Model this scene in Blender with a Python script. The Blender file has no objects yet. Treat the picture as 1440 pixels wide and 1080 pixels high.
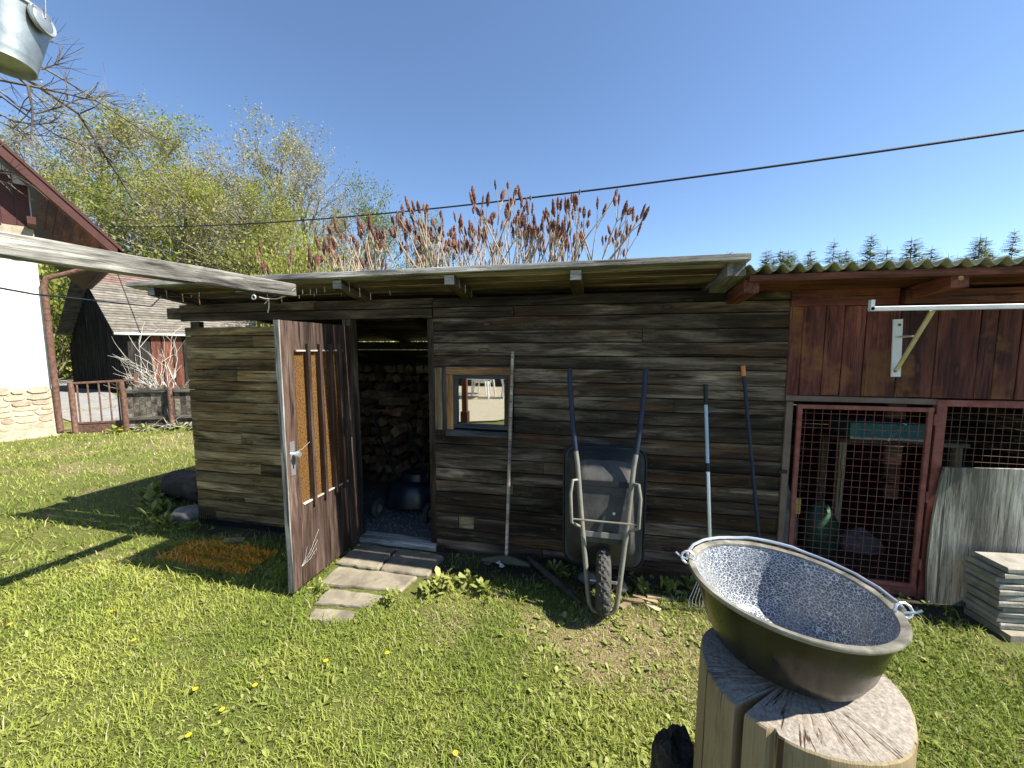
import bpy, math, random
import numpy as np
from mathutils import Vector, Matrix, Euler
R = math.radians
rnd = random.Random(7)
scene = bpy.context.scene
COL = scene.collection

# ---------------------------------------------------------------- camera, sky, sun, exposure
cam_d = bpy.data.cameras.new('camera'); cam = bpy.data.objects.new('camera', cam_d); COL.objects.link(cam)
cam.location = (0, -2.944, 1.7); cam.rotation_euler = (R(90 - 5.4), 0, math.asin(.211))
cam_d.sensor_fit = 'HORIZONTAL'; cam_d.sensor_width = 36; cam_d.lens = 545 / 1440 * 36
cam_d.clip_start = .05; cam_d.clip_end = 1500
scene.camera = cam
SUN = Vector((.90, -.045, 1.0)).normalized()
world = bpy.data.worlds.new('World'); scene.world = world; world.use_nodes = True
wn = world.node_tree.nodes; wn.clear()
sky = wn.new('ShaderNodeTexSky'); sky.sky_type = 'NISHITA'; sky.sun_disc = False
sky.sun_elevation = math.asin(SUN.z); sky.sun_rotation = math.atan2(SUN.x, SUN.y)
sky.altitude = 900; sky.air_density = 1.0; sky.dust_density = .12; sky.ozone_density = 4.0
bg = wn.new('ShaderNodeBackground'); bg.inputs[1].default_value = .088
wo = wn.new('ShaderNodeOutputWorld')
world.node_tree.links.new(sky.outputs[0], bg.inputs[0]); world.node_tree.links.new(bg.outputs[0], wo.inputs[0])
sun_d = bpy.data.lights.new('sun', 'SUN'); sun_d.energy = 5.0; sun_d.angle = R(.53); sun_d.color = (1, .94, .84)
sun = bpy.data.objects.new('sun', sun_d); COL.objects.link(sun)
sun.rotation_euler = (-SUN).to_track_quat('-Z', 'Y').to_euler(); sun.location = (6, -3, 8)
vs = scene.view_settings; vs.view_transform = 'Standard'; vs.look = 'None'; vs.gamma = 1; vs.exposure = 1.32
vs.use_curve_mapping = False

# ---------------------------------------------------------------- materials
class NT:
    def __init__(s, name):
        s.m = bpy.data.materials.new(name); s.m.use_nodes = True
        s.t = s.m.node_tree; s.n = s.t.nodes; s.n.clear()
        s.out = s.n.new('ShaderNodeOutputMaterial'); s.p = s.n.new('ShaderNodeBsdfPrincipled')
        s.L(s.p.outputs[0], s.out.inputs[0])
        tc = s.n.new('ShaderNodeTexCoord'); oi = s.n.new('ShaderNodeObjectInfo'); s.rand = oi.outputs['Random']
        mul = s.n.new('ShaderNodeMath'); mul.operation = 'MULTIPLY'; s.L(s.rand, mul.inputs[0]); mul.inputs[1].default_value = 57.3
        add = s.n.new('ShaderNodeVectorMath'); add.operation = 'ADD'; s.L(tc.outputs['Object'], add.inputs[0]); s.L(mul.outputs[0], add.inputs[1])
        s.co = add.outputs[0]; s.raw = tc.outputs['Object']
    def L(s, a, b): s.t.links.new(a, b)
    def mapping(s, scale, src=None):
        v = s.n.new('ShaderNodeVectorMath'); v.operation = 'MULTIPLY'; s.L(src or s.co, v.inputs[0]); v.inputs[1].default_value = scale
        return v.outputs[0]
    def noise(s, scale=5, vec=(1, 1, 1), detail=5, rough=.6, dist=0, src=None):
        n = s.n.new('ShaderNodeTexNoise'); n.inputs['Scale'].default_value = scale; n.inputs['Detail'].default_value = detail
        n.inputs['Roughness'].default_value = rough; n.inputs['Distortion'].default_value = dist
        s.L(s.mapping(vec, src), n.inputs['Vector']); return n.outputs[0]
    def voro(s, scale=5, vec=(1, 1, 1), feat='F1', src=None, rand=1):
        n = s.n.new('ShaderNodeTexVoronoi'); n.feature = feat; n.inputs['Scale'].default_value = scale; n.inputs['Randomness'].default_value = rand
        s.L(s.mapping(vec, src), n.inputs['Vector']); return n.outputs['Distance']
    def ramp(s, fac, stops):
        r = s.n.new('ShaderNodeValToRGB'); e = r.color_ramp.elements
        while len(e) < len(stops): e.new(.5)
        for k, (p, c) in enumerate(stops):
            e[k].position = p; e[k].color = (*c, 1) if len(c) == 3 else c
        s.L(fac, r.inputs[0]); return r.outputs[0]
    def rng(s, fac, a, b, c=0, d=1):
        n = s.n.new('ShaderNodeMapRange'); n.inputs[1].default_value = a; n.inputs[2].default_value = b
        n.inputs[3].default_value = c; n.inputs[4].default_value = d; s.L(fac, n.inputs[0]); return n.outputs[0]
    def math(s, op, a, b=None):
        n = s.n.new('ShaderNodeMath'); n.operation = op
        for k, v in enumerate((a, b)):
            if v is None: continue
            if isinstance(v, (int, float)): n.inputs[k].default_value = v
            else: s.L(v, n.inputs[k])
        return n.outputs[0]
    def mix(s, fac, a, b, mode='MIX'):
        n = s.n.new('ShaderNodeMix'); n.data_type = 'RGBA'; n.blend_type = mode
        for k, v in ((0, fac), (6, a), (7, b)):
            if isinstance(v, (int, float)): n.inputs[k].default_value = v
            elif isinstance(v, tuple): n.inputs[k].default_value = (*v, 1)
            else: s.L(v, n.inputs[k])
        return n.outputs[2]
    def hsv(s, col, v, sat=1):
        n = s.n.new('ShaderNodeHueSaturation'); n.inputs['Saturation'].default_value = sat
        s.L(v, n.inputs['Value']); s.L(col, n.inputs['Color']); return n.outputs[0]
    def finish(s, col, rough=.8, bump=None, bstr=.3, bdist=.01, spec=.3, metal=0, alpha=None):
        if isinstance(col, tuple): s.p.inputs['Base Color'].default_value = (*col, 1)
        else: s.L(col, s.p.inputs['Base Color'])
        if isinstance(rough, (int, float)): s.p.inputs['Roughness'].default_value = rough
        else: s.L(rough, s.p.inputs['Roughness'])
        s.p.inputs['Specular IOR Level'].default_value = spec; s.p.inputs['Metallic'].default_value = metal
        if bump is not None:
            b = s.n.new('ShaderNodeBump'); b.inputs['Strength'].default_value = bstr; b.inputs['Distance'].default_value = bdist
            s.L(bump, b.inputs['Height']); s.L(b.outputs[0], s.p.inputs['Normal'])
        return s.m

def wood(name, dark, mid, light, var=.5, rough=.85, knots=.5, stain=None, bstr=.5, tint=None):
    s = NT(name)
    broad = s.noise(1.0, (1.3, 9, 9), 5, .65, .6)
    grain = s.noise(1.0, (3.2, 62, 62), 5, .8, .8)
    col = s.ramp(broad, [(.34, dark), (.5, mid), (.68, light)])
    col = s.mix(s.rng(s.noise(1.0, (1.1, 7, 7), 3, .6, .3), .50, .66, 0, .6), col, tint) if tint else col
    g2 = s.rng(grain, .33, .67, .35, 1.65)
    col = s.hsv(col, g2)
    blot = s.noise(1.0, (.7, 2.6, 2.6), 3, .5)
    col = s.hsv(col, s.rng(blot, .35, .65, .5, 1.45))
    if stain: col = s.mix(s.rng(s.noise(2.2, (1, 1, 1), 4, .7), .52, .66), col, stain)
    kv = s.voro(1.0, (3.1, 9.0, 9.0))
    col = s.mix(s.rng(kv, .13, .19, knots, 0), col, tuple(c * .45 for c in dark))
    col = s.mix(s.rng(kv, .06, .10, knots, 0), col, tuple((a + b) / 2 for a, b in zip(mid, light)))
    crack = s.rng(s.noise(1.0, (1.3, 42, 42), 3, .6, .3), .615, .66, 0, .85)
    col = s.mix(crack, col, tuple(c * .3 for c in dark))
    col = s.hsv(col, s.rng(s.rand, 0, 1, 1 - var, 1 + var))
    h = s.math('SUBTRACT', grain, s.math('MULTIPLY', crack, .8))
    return s.finish(col, rough, h, bstr, .006, .25)

def mott(name, stops, scale=6, vec=(1, 1, 1), rough=.85, bstr=.3, bscale=None, var=.15, spec=.3, metal=0, detail=6, bdist=.01):
    s = NT(name)
    n = s.noise(scale, vec, detail, .65, .3)
    k = len(stops)
    col = s.ramp(n, [(.3 + .4 * i / max(1, k - 1), c) for i, c in enumerate(stops)])
    col = s.hsv(col, s.rng(s.rand, 0, 1, 1 - var, 1 + var))
    b = s.noise(bscale or scale * 6, vec, 4, .7)
    return s.finish(col, rough, b, bstr, bdist, spec, metal)

def leafmat(name, cols, rough=.55, trans=.35, attr=None, var=.2):
    s = NT(name)
    if attr:
        a = s.n.new('ShaderNodeAttribute'); a.attribute_name = attr; col = a.outputs[0]
    else:
        g = s.n.new('ShaderNodeNewGeometry')
        col = s.ramp(g.outputs['Random Per Island'], [(i / max(1, len(cols) - 1), c) for i, c in enumerate(cols)])
    s.finish(col, rough, spec=.25 if rough < .9 else 0)
    tr = s.n.new('ShaderNodeBsdfTranslucent'); s.L(col, tr.inputs[0])
    mx = s.n.new('ShaderNodeMixShader'); mx.inputs[0].default_value = trans
    s.L(s.p.outputs[0], mx.inputs[1]); s.L(tr.outputs[0], mx.inputs[2]); s.L(mx.outputs[0], s.out.inputs[0])
    return s.m

M = {}
M['board'] = wood('weathered_board', (.013, .009, .006), (.052, .037, .024), (.20, .158, .115), .45, tint=(.11, .050, .018))
M['board_left'] = wood('amber_warmed_brown_board', (.045, .029, .012), (.17, .118, .052), (.36, .27, .14), .28, tint=(.21, .11, .032))  # brown base warmed to put the door's amber light into the colour
M['beam'] = wood('dark_beam', (.022, .016, .010), (.062, .045, .030), (.13, .10, .072), .2)
M['roofwood'] = wood('roof_underside_board', (.045, .034, .022), (.12, .092, .058), (.21, .17, .115), .25)
M['grey'] = wood('silvered_timber', (.10, .095, .085), (.25, .24, .215), (.42, .40, .36), .15, knots=.3, bstr=.8)
M['beamgrey'] = wood('lichen_grey_beam', (.045, .042, .036), (.22, .21, .185), (.52, .50, .45), .05, .9, .3, stain=(.10, .095, .08), bstr=1.0)
M['orange'] = wood('varnished_window_wood', (.10, .045, .015), (.24, .12, .045), (.36, .20, .085), .15, .6)
M['blackwood'] = wood('black_window_frame', (.012, .013, .016), (.03, .033, .040), (.07, .075, .085), .1, .55)
M['pale'] = wood('pale_bare_wood', (.16, .11, .06), (.30, .23, .13), (.42, .34, .22), .15)
M['redwood'] = wood('red_stained_plank', (.048, .013, .010), (.115, .032, .023), (.18, .060, .042), .22, .7, .5, stain=(.20, .085, .028))
M['redbeam'] = wood('red_stained_beam', (.06, .02, .013), (.13, .045, .028), (.19, .07, .045), .12, .7)
M['barnwood'] = wood('black_barn_board', (.008, .007, .006), (.020, .018, .016), (.045, .042, .038), .3)
M['picket'] = wood('grey_picket', (.05, .042, .033), (.12, .105, .085), (.22, .20, .17), .3)
M['ply'] = wood('grey_plywood', (.14, .13, .10), (.25, .235, .19), (.34, .325, .275), .1, knots=.05, bstr=.25)
M['doorwood'] = wood('brown_painted_door', (.030, .019, .014), (.062, .040, .031), (.11, .080, .065), .08, .5, .05, bstr=.25)
M['log'] = mott('firewood', [(.06, .032, .014), (.16, .10, .05), (.30, .21, .12)], 7, var=.6, bstr=.6)
M['handle'] = wood('ash_handle', (.20, .16, .12), (.36, .30, .24), (.5, .44, .37), .1, .6, 0, bstr=.15)
M['redsteel'] = mott('red_oxide_steel', [(.15, .045, .035), (.24, .075, .06), (.30, .11, .085)], 14, rough=.6, var=.06)
M['brownsteel'] = mott('brown_painted_steel', [(.13, .085, .065), (.20, .14, .11)], 8, rough=.6, var=.06)
M['rust'] = mott('rusty_steel', [(.07, .035, .024), (.14, .075, .054), (.22, .13, .098)], 18, rough=.8)
M['white'] = mott('white_paint', [(.62, .62, .60), (.82, .82, .80)], 10, rough=.45, var=.02, bstr=.1)
M['cream'] = mott('cream_and_sunlit_paint', [(.50, .42, .26), (.68, .60, .42)], 12, rough=.5, var=.02, bstr=.1)
M['plaster'] = mott('white_plaster', [(.50, .48, .43), (.66, .65, .61), (.72, .71, .68)], 1.3, rough=.95, var=.0, bstr=.25, bscale=60)
M['rubble'] = mott('rubble_stone', [(.28, .22, .14), (.42, .35, .25), (.54, .48, .38)], 6, rough=.95, var=.2, bstr=.6)
M['mortar'] = mott('mortar', [(.28, .235, .17), (.46, .40, .31)], 12, rough=.95, bstr=.5)
M['concrete'] = mott('old_concrete', [(.11, .095, .07), (.21, .185, .135), (.30, .27, .205)], 5, rough=.95, var=.12, bstr=.45, bscale=70)
M['slab'] = mott('grey_slab', [(.17, .16, .125), (.28, .265, .22), (.37, .35, .30)], 9, rough=.95, var=.15, bstr=.4, bscale=80)
M['stone'] = mott('field_stone', [(.09, .082, .068), (.18, .165, .14), (.27, .25, .215)], 7, rough=.95, bstr=.7)
M['corr'] = mott('mossy_corrugated_sheet', [(.14, .14, .085), (.26, .27, .17), (.38, .385, .27)], 7, rough=.9, var=.05, bstr=.4)
M['felt'] = mott('roofing_felt', [(.06, .06, .055), (.12, .12, .105)], 20, rough=.95)
M['black'] = mott('black_plastic', [(.012, .012, .013), (.022, .022, .024)], 6, rough=.45, var=.0, bstr=.05)
M['tray'] = mott('dark_steel_tray', [(.020, .020, .020), (.042, .041, .038), (.085, .08, .07)], 7, rough=.62, var=0, bstr=.15, spec=.5)
M['grip'] = mott('navy_grip', [(.012, .017, .034), (.022, .030, .055)], 8, rough=.5, var=0, bstr=.1)
M['tube'] = mott('grey_tube_paint', [(.13, .125, .10), (.22, .21, .175)], 9, rough=.45, var=.04, bstr=.1, spec=.5)
M['rubber'] = mott('tyre_rubber', [(.035, .034, .031), (.075, .072, .065)], 10, rough=.85, var=0, bstr=.2)
M['zinc'] = mott('galvanised_zinc', [(.22, .24, .25), (.34, .37, .37), (.44, .47, .46)], 9, rough=.42, var=0, bstr=.06, metal=.75, spec=.5)
M['alu'] = mott('aluminium_tube', [(.62, .64, .66), (.74, .76, .78)], 9, rough=.3, var=0, bstr=.03, metal=.8)
M['bluetube'] = mott('pale_blue_tube', [(.36, .48, .62), (.46, .58, .70)], 9, rough=.35, var=0, bstr=.03)
M['orangecap'] = mott('orange_plastic', [(.62, .20, .06), (.72, .26, .09)], 9, rough=.5, var=0, bstr=.05)
M['olive'] = mott('olive_plastic', [(.060, .060, .034), (.10, .10, .058)], 9, rough=.6, var=0)
M['cable'] = mott('black_cable', [(.012, .013, .018), (.02, .022, .03)], 9, rough=.6, var=0)
M['rope'] = mott('white_cord', [(.5, .5, .46), (.68, .67, .62)], 9, rough=.8, var=0)
M['navy'] = mott('navy_mower_shell', [(.006, .009, .018), (.012, .017, .030)], 9, rough=.3, var=0, bstr=.05, spec=.5)
M['teal'] = mott('teal_paint', [(.045, .17, .17), (.075, .25, .24)], 9, rough=.7, var=0)
M['greensack'] = mott('green_plastic_sack', [(.014, .05, .028), (.03, .09, .052)], 9, rough=.45, var=0, bstr=.5, bscale=18)
M['paper'] = mott('pale_sack_paper', [(.12, .11, .095), (.22, .21, .185)], 9, rough=.8, var=.1)
M['yellow'] = mott('yellow_print', [(.45, .32, .06), (.6, .45, .1)], 9, rough=.6, var=0)
M['bark'] = mott('grey_bark', [(.13, .105, .075), (.24, .20, .15), (.33, .285, .225)], 3, (1, 1, .3), rough=.95, var=.2)
M['palebark'] = mott('pale_bare_branch', [(.30, .27, .22), (.46, .43, .37), (.58, .55, .49)], 5, rough=.9, var=.1)
M['darkbark'] = mott('dark_twig_bark', [(.045, .036, .035), (.10, .082, .07), (.28, .25, .21)], 5, rough=.9, var=.1)
M['sumacbark'] = mott('sumac_bark', [(.20, .145, .09), (.36, .285, .20), (.48, .41, .31)], 5, rough=.9, var=.15)
M['cone'] = mott('sumac_seed_cone', [(.075, .032, .024), (.155, .070, .050), (.25, .145, .105)], 40, rough=.95, var=.4, bstr=1, bscale=120)
M['oldlog'] = mott('rotten_log', [(.012, .010, .008), (.036, .030, .024), (.085, .074, .06)], 6, (.4, 1, 1), rough=.95, bstr=.8)
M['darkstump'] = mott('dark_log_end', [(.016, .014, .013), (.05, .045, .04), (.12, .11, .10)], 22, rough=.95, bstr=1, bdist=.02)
M['gravel'] = mott('dark_gravel', [(.05, .048, .045), (.13, .125, .115), (.22, .21, .195)], 60, rough=.95, var=.3)
M['asphalt'] = mott('grey_lane', [(.20, .20, .195), (.29, .285, .275)], 3, rough=.95, var=0)
M['patio'] = mott('beige_patio', [(.34, .305, .22), (.46, .415, .315)], 9, rough=.95, var=0)
M['shingle'] = mott('grey_shingle', [(.075, .068, .055), (.145, .132, .11), (.21, .19, .165)], 4, rough=.95, var=.25)
M['redshingle'] = mott('reddish_shingle', [(.085, .045, .036), (.145, .095, .08), (.20, .155, .13)], 4, rough=.95, var=.2)
M['soffit'] = wood('red_brown_soffit', (.09, .030, .015), (.16, .058, .030), (.22, .088, .048), .12, .7, .1)
M['darkred'] = mott('dark_red_paint', [(.045, .014, .011), (.080, .024, .019)], 6, rough=.6, var=.05)
M['conifer'] = leafmat('conifer_needles', [(.08, .11, .03), (.13, .16, .05), (.19, .21, .08)], 1, .35)
M['leafA'] = leafmat('young_leaf_yellow', [(.19, .22, .035), (.28, .30, .06), (.36, .36, .10)], .6, .4)
M['leafB'] = leafmat('young_leaf_pale', [(.24, .24, .10), (.32, .31, .15), (.38, .35, .21)], .6, .4)
M['leafC'] = leafmat('young_leaf_green', [(.09, .135, .02), (.16, .20, .035), (.24, .27, .06)], .6, .4)
M['weed'] = leafmat('weed_leaf', [(.15, .19, .035), (.24, .275, .06), (.37, .37, .13)], .55, .3)
M['grassm'] = leafmat('grass_blade', None, .55, .35, attr='Col')
M['petal'] = leafmat('dandelion_petal', [(.75, .52, .02), (.85, .64, .04)], .7, .2)

def enamel():
    s = NT('crackled_enamel')
    w = s.noise(28, (1, 1, 1), 3, .6, src=s.raw)
    wv = s.n.new('ShaderNodeVectorMath'); wv.operation = 'ADD'
    sc = s.n.new('ShaderNodeVectorMath'); sc.operation = 'SCALE'; s.L(s.raw, sc.inputs[0]); sc.inputs['Scale'].default_value = 1
    n3 = s.n.new('ShaderNodeTexNoise'); n3.inputs['Scale'].default_value = 45; s.L(s.raw, n3.inputs['Vector'])
    sc2 = s.n.new('ShaderNodeVectorMath'); sc2.operation = 'SCALE'; s.L(n3.outputs['Color'], sc2.inputs[0]); sc2.inputs['Scale'].default_value = .014
    s.L(sc.outputs[0], wv.inputs[0]); s.L(sc2.outputs[0], wv.inputs[1])
    e = s.voro(105, (1, 1, 1.5), 'DISTANCE_TO_EDGE', src=wv.outputs[0])
    line = s.rng(e, .02, .085, 1, 0)
    base = s.ramp(s.noise(9, (1, 1, 1), 4, .6, src=s.raw), [(.35, (.050, .068, .105)), (.65, (.13, .155, .19))])
    col = s.mix(line, base, (.60, .61, .60))
    dirt = s.rng(s.noise(5, (1, 1, 1), 5, .7, src=s.raw), .50, .72, 0, .55)
    col = s.mix(dirt, col, (.33, .30, .22))
    return s.finish(col, .28, line, .12, .002, .5)
M['enamel'] = enamel()
M['rimenamel'] = mott('worn_rim_enamel', [(.05, .048, .038), (.17, .16, .125), (.30, .285, .235)], 16, rough=.4, var=0, bstr=.1, spec=.5)
def shell():
    s = NT('dark_enamel_shell')
    n = s.noise(4.5, (1, 1, .6), 5, .6, .4, src=s.raw)
    col = s.ramp(n, [(.40, (.005, .006, .004)), (.52, (.014, .013, .008)), (.64, (.030, .025, .018))])
    return s.finish(col, s.rng(n, .4, .65, .14, .5), s.noise(60, (1, 1, 1), 3, .6), .06, .003, .4)
M['shell'] = shell()
def stumptop(side):
    s = NT('stump_side' if side else 'stump_top')
    sx = s.n.new('ShaderNodeSeparateXYZ'); s.L(s.raw, sx.inputs[0])
    ang = s.math('ARCTAN2', sx.outputs[1], sx.outputs[0]); rad = s.math('SQRT', s.math('ADD', s.math('POWER', sx.outputs[0], 2), s.math('POWER', sx.outputs[1], 2)))
    cb = s.n.new('ShaderNodeCombineXYZ')
    s.L(s.math('MULTIPLY', ang, 3.0), cb.inputs[0]); s.L(s.math('MULTIPLY', rad, 2.0), cb.inputs[1]); s.L(s.math('MULTIPLY', sx.outputs[2], .5 if side else 0), cb.inputs[2])
    fine = s.noise(9 if side else 4, (3, 1, 1), 5, .7, .3, src=cb.outputs[0])
    crk = s.rng(s.noise(1.6, (3, 1, 1), 2, .5, .2, src=cb.outputs[0]), .665, .69, 0, .9)
    if side:
        col = s.ramp(fine, [(.2, (.19, .145, .08)), (.5, (.28, .22, .125)), (.8, (.35, .285, .175))])
        col = s.mix(s.rng(s.noise(9, (1, 1, .25), 6, .75, src=s.raw), .5, .66, 0, .75), col, (.13, .10, .055))
        col = s.mix(crk, col, (.05, .03, .015))
        h = s.math('SUBTRACT', fine, s.math('MULTIPLY', crk, 1.0))
    else:
        fr = s.noise(110, (1, 1, 1), 6, .8, src=s.raw)
        ring = s.math('SINE', s.math('MULTIPLY', s.math('ADD', rad, s.math('MULTIPLY', fine, .02)), 420))
        col = s.ramp(fr, [(.3, (.13, .11, .09)), (.5, (.28, .25, .21)), (.72, (.42, .385, .335))])
        col = s.hsv(col, s.rng(ring, -1, 1, .95, 1.04))
        col = s.mix(s.rng(s.noise(4, (1, 1, 1), 4, .6, src=s.raw), .52, .68, 0, .6), col, (.30, .20, .13))
        n3 = s.n.new('ShaderNodeTexNoise'); n3.inputs['Scale'].default_value = 9; s.L(s.raw, n3.inputs['Vector'])
        wob_ = s.n.new('ShaderNodeVectorMath'); wob_.operation = 'MULTIPLY_ADD'; s.L(n3.outputs['Color'], wob_.inputs[0]); wob_.inputs[1].default_value = (.10, .10, 0); s.L(s.mapping((1.5, .8, 0), s.raw), wob_.inputs[2]); wob = wob_.outputs[0]
        rl = s.math('ABSOLUTE', s.math('SUBTRACT', s.noise(1.1, (2.2, 1.2, 1), 3, .55, .2, src=cb.outputs[0]), .5))
        crk = s.math('MULTIPLY', s.rng(rl, .004, .016, 1, 0), s.rng(s.noise(7, (1, 1, 1), 3, .6, src=s.raw), .46, .54))
        col = s.mix(crk, col, (.06, .035, .02))
        h = s.math('SUBTRACT', fr, crk)
    return s.finish(col, .92, h, .5, .006, .2)
M['stumptop'] = stumptop(False); M['stumpside'] = stumptop(True)
def amber():
    s = NT('amber_patterned_glass')
    w = s.voro(120, (1, 1, .6), src=s.raw)
    col = s.ramp(w, [(.1, (.085, .048, .016)), (.6, (.27, .165, .062))])
    s.finish(col, .35, w, .5, .004, .5)
    tr = s.n.new('ShaderNodeBsdfTransparent'); tr.inputs[0].default_value = (.82, .44, .05, 1)
    mx = s.n.new('ShaderNodeMixShader'); mx.inputs[0].default_value = .45
    s.L(tr.outputs[0], mx.inputs[1]); s.L(s.p.outputs[0], mx.inputs[2]); s.L(mx.outputs[0], s.out.inputs[0])
    return s.m
M['amber'] = amber()
def mirror():
    s = NT('reflective_window_glass')
    s.finish((.56, .56, .53), .02, spec=.5, metal=1.0); return s.m
M['glass'] = mirror()
def ground_mat():
    s = NT('lawn_soil')
    a = s.n.new('ShaderNodeAttribute'); a.attribute_name = 'dry'
    n1 = s.noise(3.2, (1, 1, 1), 6, .7, src=s.raw); n2 = s.noise(55, (1, 1, 1), 5, .75, src=s.raw); n3 = s.noise(240, (1, 1, 1), 3, .7, src=s.raw)
    green = s.ramp(n2, [(.3, (.07, .085, .02)), (.55, (.16, .18, .045)), (.75, (.25, .255, .085))])
    straw = s.ramp(n2, [(.3, (.12, .088, .045)), (.5, (.27, .21, .115)), (.72, (.42, .35, .20))])
    f = s.math('ADD', a.outputs['Fac'], s.rng(n1, .35, .65, -.3, .3))
    col = s.mix(s.rng(f, .3, .7), green, straw)
    a2 = s.n.new('ShaderNodeAttribute'); a2.attribute_name = 'soil'
    soil = s.ramp(n2, [(.3, (.030, .024, .018)), (.55, (.075, .060, .045)), (.75, (.14, .115, .085))])
    col = s.mix(a2.outputs['Fac'], col, soil)
    col = s.hsv(col, s.rng(n3, .3, .7, .7, 1.25))
    return s.finish(col, .95, s.math('ADD', n2, n3), .8, .02, .15)
M['ground'] = ground_mat()

# ---------------------------------------------------------------- geometry helpers
MW = {}
def link(ob, mw, parent):
    COL.objects.link(ob)
    ob.parent = parent
    ob.matrix_basis = (MW[parent].inverted() @ mw) if parent else mw
    MW[ob] = mw
    return ob
def tag(o, label=None, cat=None, group=None, kind=None):
    for k, v in (('label', label), ('category', cat), ('group', group), ('kind', kind)):
        if v: o[k] = v
    return o
def thing(name, label, cat, loc=(0, 0, 0), group=None, mw=None):
    o = bpy.data.objects.new(name, None); o.empty_display_size = .1
    link(o, mw or Matrix.Translation(loc), None)
    return tag(o, label, cat, group)
class MB:
    def __init__(s): s.v = []; s.f = []; s.mi = []
    def add(s, vs, fs, mi=0):
        b = len(s.v); s.v += [tuple(v) for v in vs]; s.f += [tuple(i + b for i in f) for f in fs]; s.mi += [mi] * len(fs)
        return s
    def box(s, c, size, rot=None):
        x, y, z = (k / 2 for k in size); c = Vector(c)
        vs = [Vector((i * x, j * y, k * z)) for i in (-1, 1) for j in (-1, 1) for k in (-1, 1)]
        if rot is not None: vs = [rot @ v for v in vs]
        return s.add([c + v for v in vs], [(0, 1, 3, 2), (4, 6, 7, 5), (0, 4, 5, 1), (2, 3, 7, 6), (0, 2, 6, 4), (1, 5, 7, 3)])
    def tube(s, pts, rad, n=8, cap=True):
        pts = [Vector(p) for p in pts]
        if isinstance(rad, (int, float)): rad = [rad] * len(pts)
        rings = []; ref = None
        for i, p in enumerate(pts):
            d = (pts[min(i + 1, len(pts) - 1)] - pts[max(i - 1, 0)]).normalized()
            if ref is None: ref = Vector((0, 0, 1)) if abs(d.z) < .9 else Vector((1, 0, 0))
            u = d.cross(ref).normalized(); w = u.cross(d); ref = w
            rings.append([p + rad[i] * (math.cos(2 * math.pi * k / n) * u + math.sin(2 * math.pi * k / n) * w) for k in range(n)])
        vs = [v for r in rings for v in r]; fs = []
        for i in range(len(pts) - 1):
            for k in range(n): fs.append((i * n + k, i * n + (k + 1) % n, (i + 1) * n + (k + 1) % n, (i + 1) * n + k))
        if cap: fs += [tuple(range(n))[::-1], tuple(range((len(pts) - 1) * n, len(pts) * n))]
        return s.add(vs, fs)
    def lathe(s, prof, n=32, mat=None, close=False):
        vs = []; fs = []
        for r, z in prof:
            for k in range(n):
                a = 2 * math.pi * k / n; v = Vector((r * math.cos(a), r * math.sin(a), z)); vs.append(mat @ v if mat else v)
        m = len(prof)
        for i in range(m - 1 + (1 if close else 0)):
            for k in range(n): fs.append((i * n + k, i * n + (k + 1) % n, ((i + 1) % m) * n + (k + 1) % n, ((i + 1) % m) * n + k))
        return s.add(vs, fs)
    def prism(s, poly, vec):
        n = len(poly); vec = Vector(vec); a = [Vector(p) for p in poly]; b = [p + vec for p in a]
        return s.add(a + b, [tuple(range(n))[::-1], tuple(range(n, 2 * n))] + [(i, (i + 1) % n, n + (i + 1) % n, n + i) for i in range(n)])
    def mesh(s, name, mat, o=(0, 0, 0), smooth=False):
        me = bpy.data.meshes.new(name); o = Vector(o)
        me.from_pydata([Vector(v) - o for v in s.v], [], s.f)
        for m in (mat if isinstance(mat, list) else [mat]): me.materials.append(M[m])
        if any(s.mi): me.polygons.foreach_set('material_index', s.mi)
        if smooth: me.polygons.foreach_set('use_smooth', [True] * len(me.polygons))
        me.update(); return me
    def build(s, name, mat, parent=None, o=None, smooth=False):
        o = Vector(o) if o is not None else (MW[parent].translation if parent else Vector((0, 0, 0)))
        return link(bpy.data.objects.new(name, s.mesh(name, mat, o, smooth)), Matrix.Translation(o), parent)
def smooth_by_angle(ob, ang=40):
    try: ob.data.set_sharp_from_angle(angle=R(ang))
    except Exception: pass
    ob.data.polygons.foreach_set('use_smooth', [True] * len(ob.data.polygons)); return ob
def plank(name, mat, parent, p0, p1, W, T, wdir=(0, 0, 1), n=3, jit=.002, ch=.003):
    """board: local X along p0-p1, Z along wdir (width), Y thickness"""
    p0 = Vector(p0); p1 = Vector(p1); L = (p1 - p0).length; x = (p1 - p0) / L
    z = Vector(wdir); z = (z - x * z.dot(x)).normalized(); y = z.cross(x)
    mw = Matrix((x, y, z)).transposed().to_4x4(); mw.translation = (p0 + p1) / 2
    hw, ht = W / 2, T / 2; ch = min(ch, hw * .4, ht * .4); vs = []; fs = []
    for i in range(n + 1):
        px = -L / 2 + L * i / n; a, b, c, d = (rnd.uniform(-jit, jit) for _ in range(4)); a *= .5; b *= .5
        ring = [(-ht + a, -hw + ch + c), (-ht + a, hw - ch + d), (-ht + ch, hw + d), (ht - ch, hw + d), (ht + b, hw - ch + d), (ht + b, -hw + ch + c), (ht - ch, -hw + c), (-ht + ch, -hw + c)]
        ex = rnd.uniform(-jit, jit) if i in (0, n) else 0
        vs += [(px + ex, q[0], q[1]) for q in ring]
    for i in range(n):
        for k in range(8): fs.append((i * 8 + k, i * 8 + (k + 1) % 8, (i + 1) * 8 + (k + 1) % 8, (i + 1) * 8 + k))
    fs += [tuple(range(8))[::-1], tuple(range(n * 8, n * 8 + 8))]
    me = bpy.data.meshes.new(name); me.from_pydata(vs, [], fs); me.materials.append(M[mat]); me.update()
    return link(bpy.data.objects.new(name, me), mw, parent)
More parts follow.
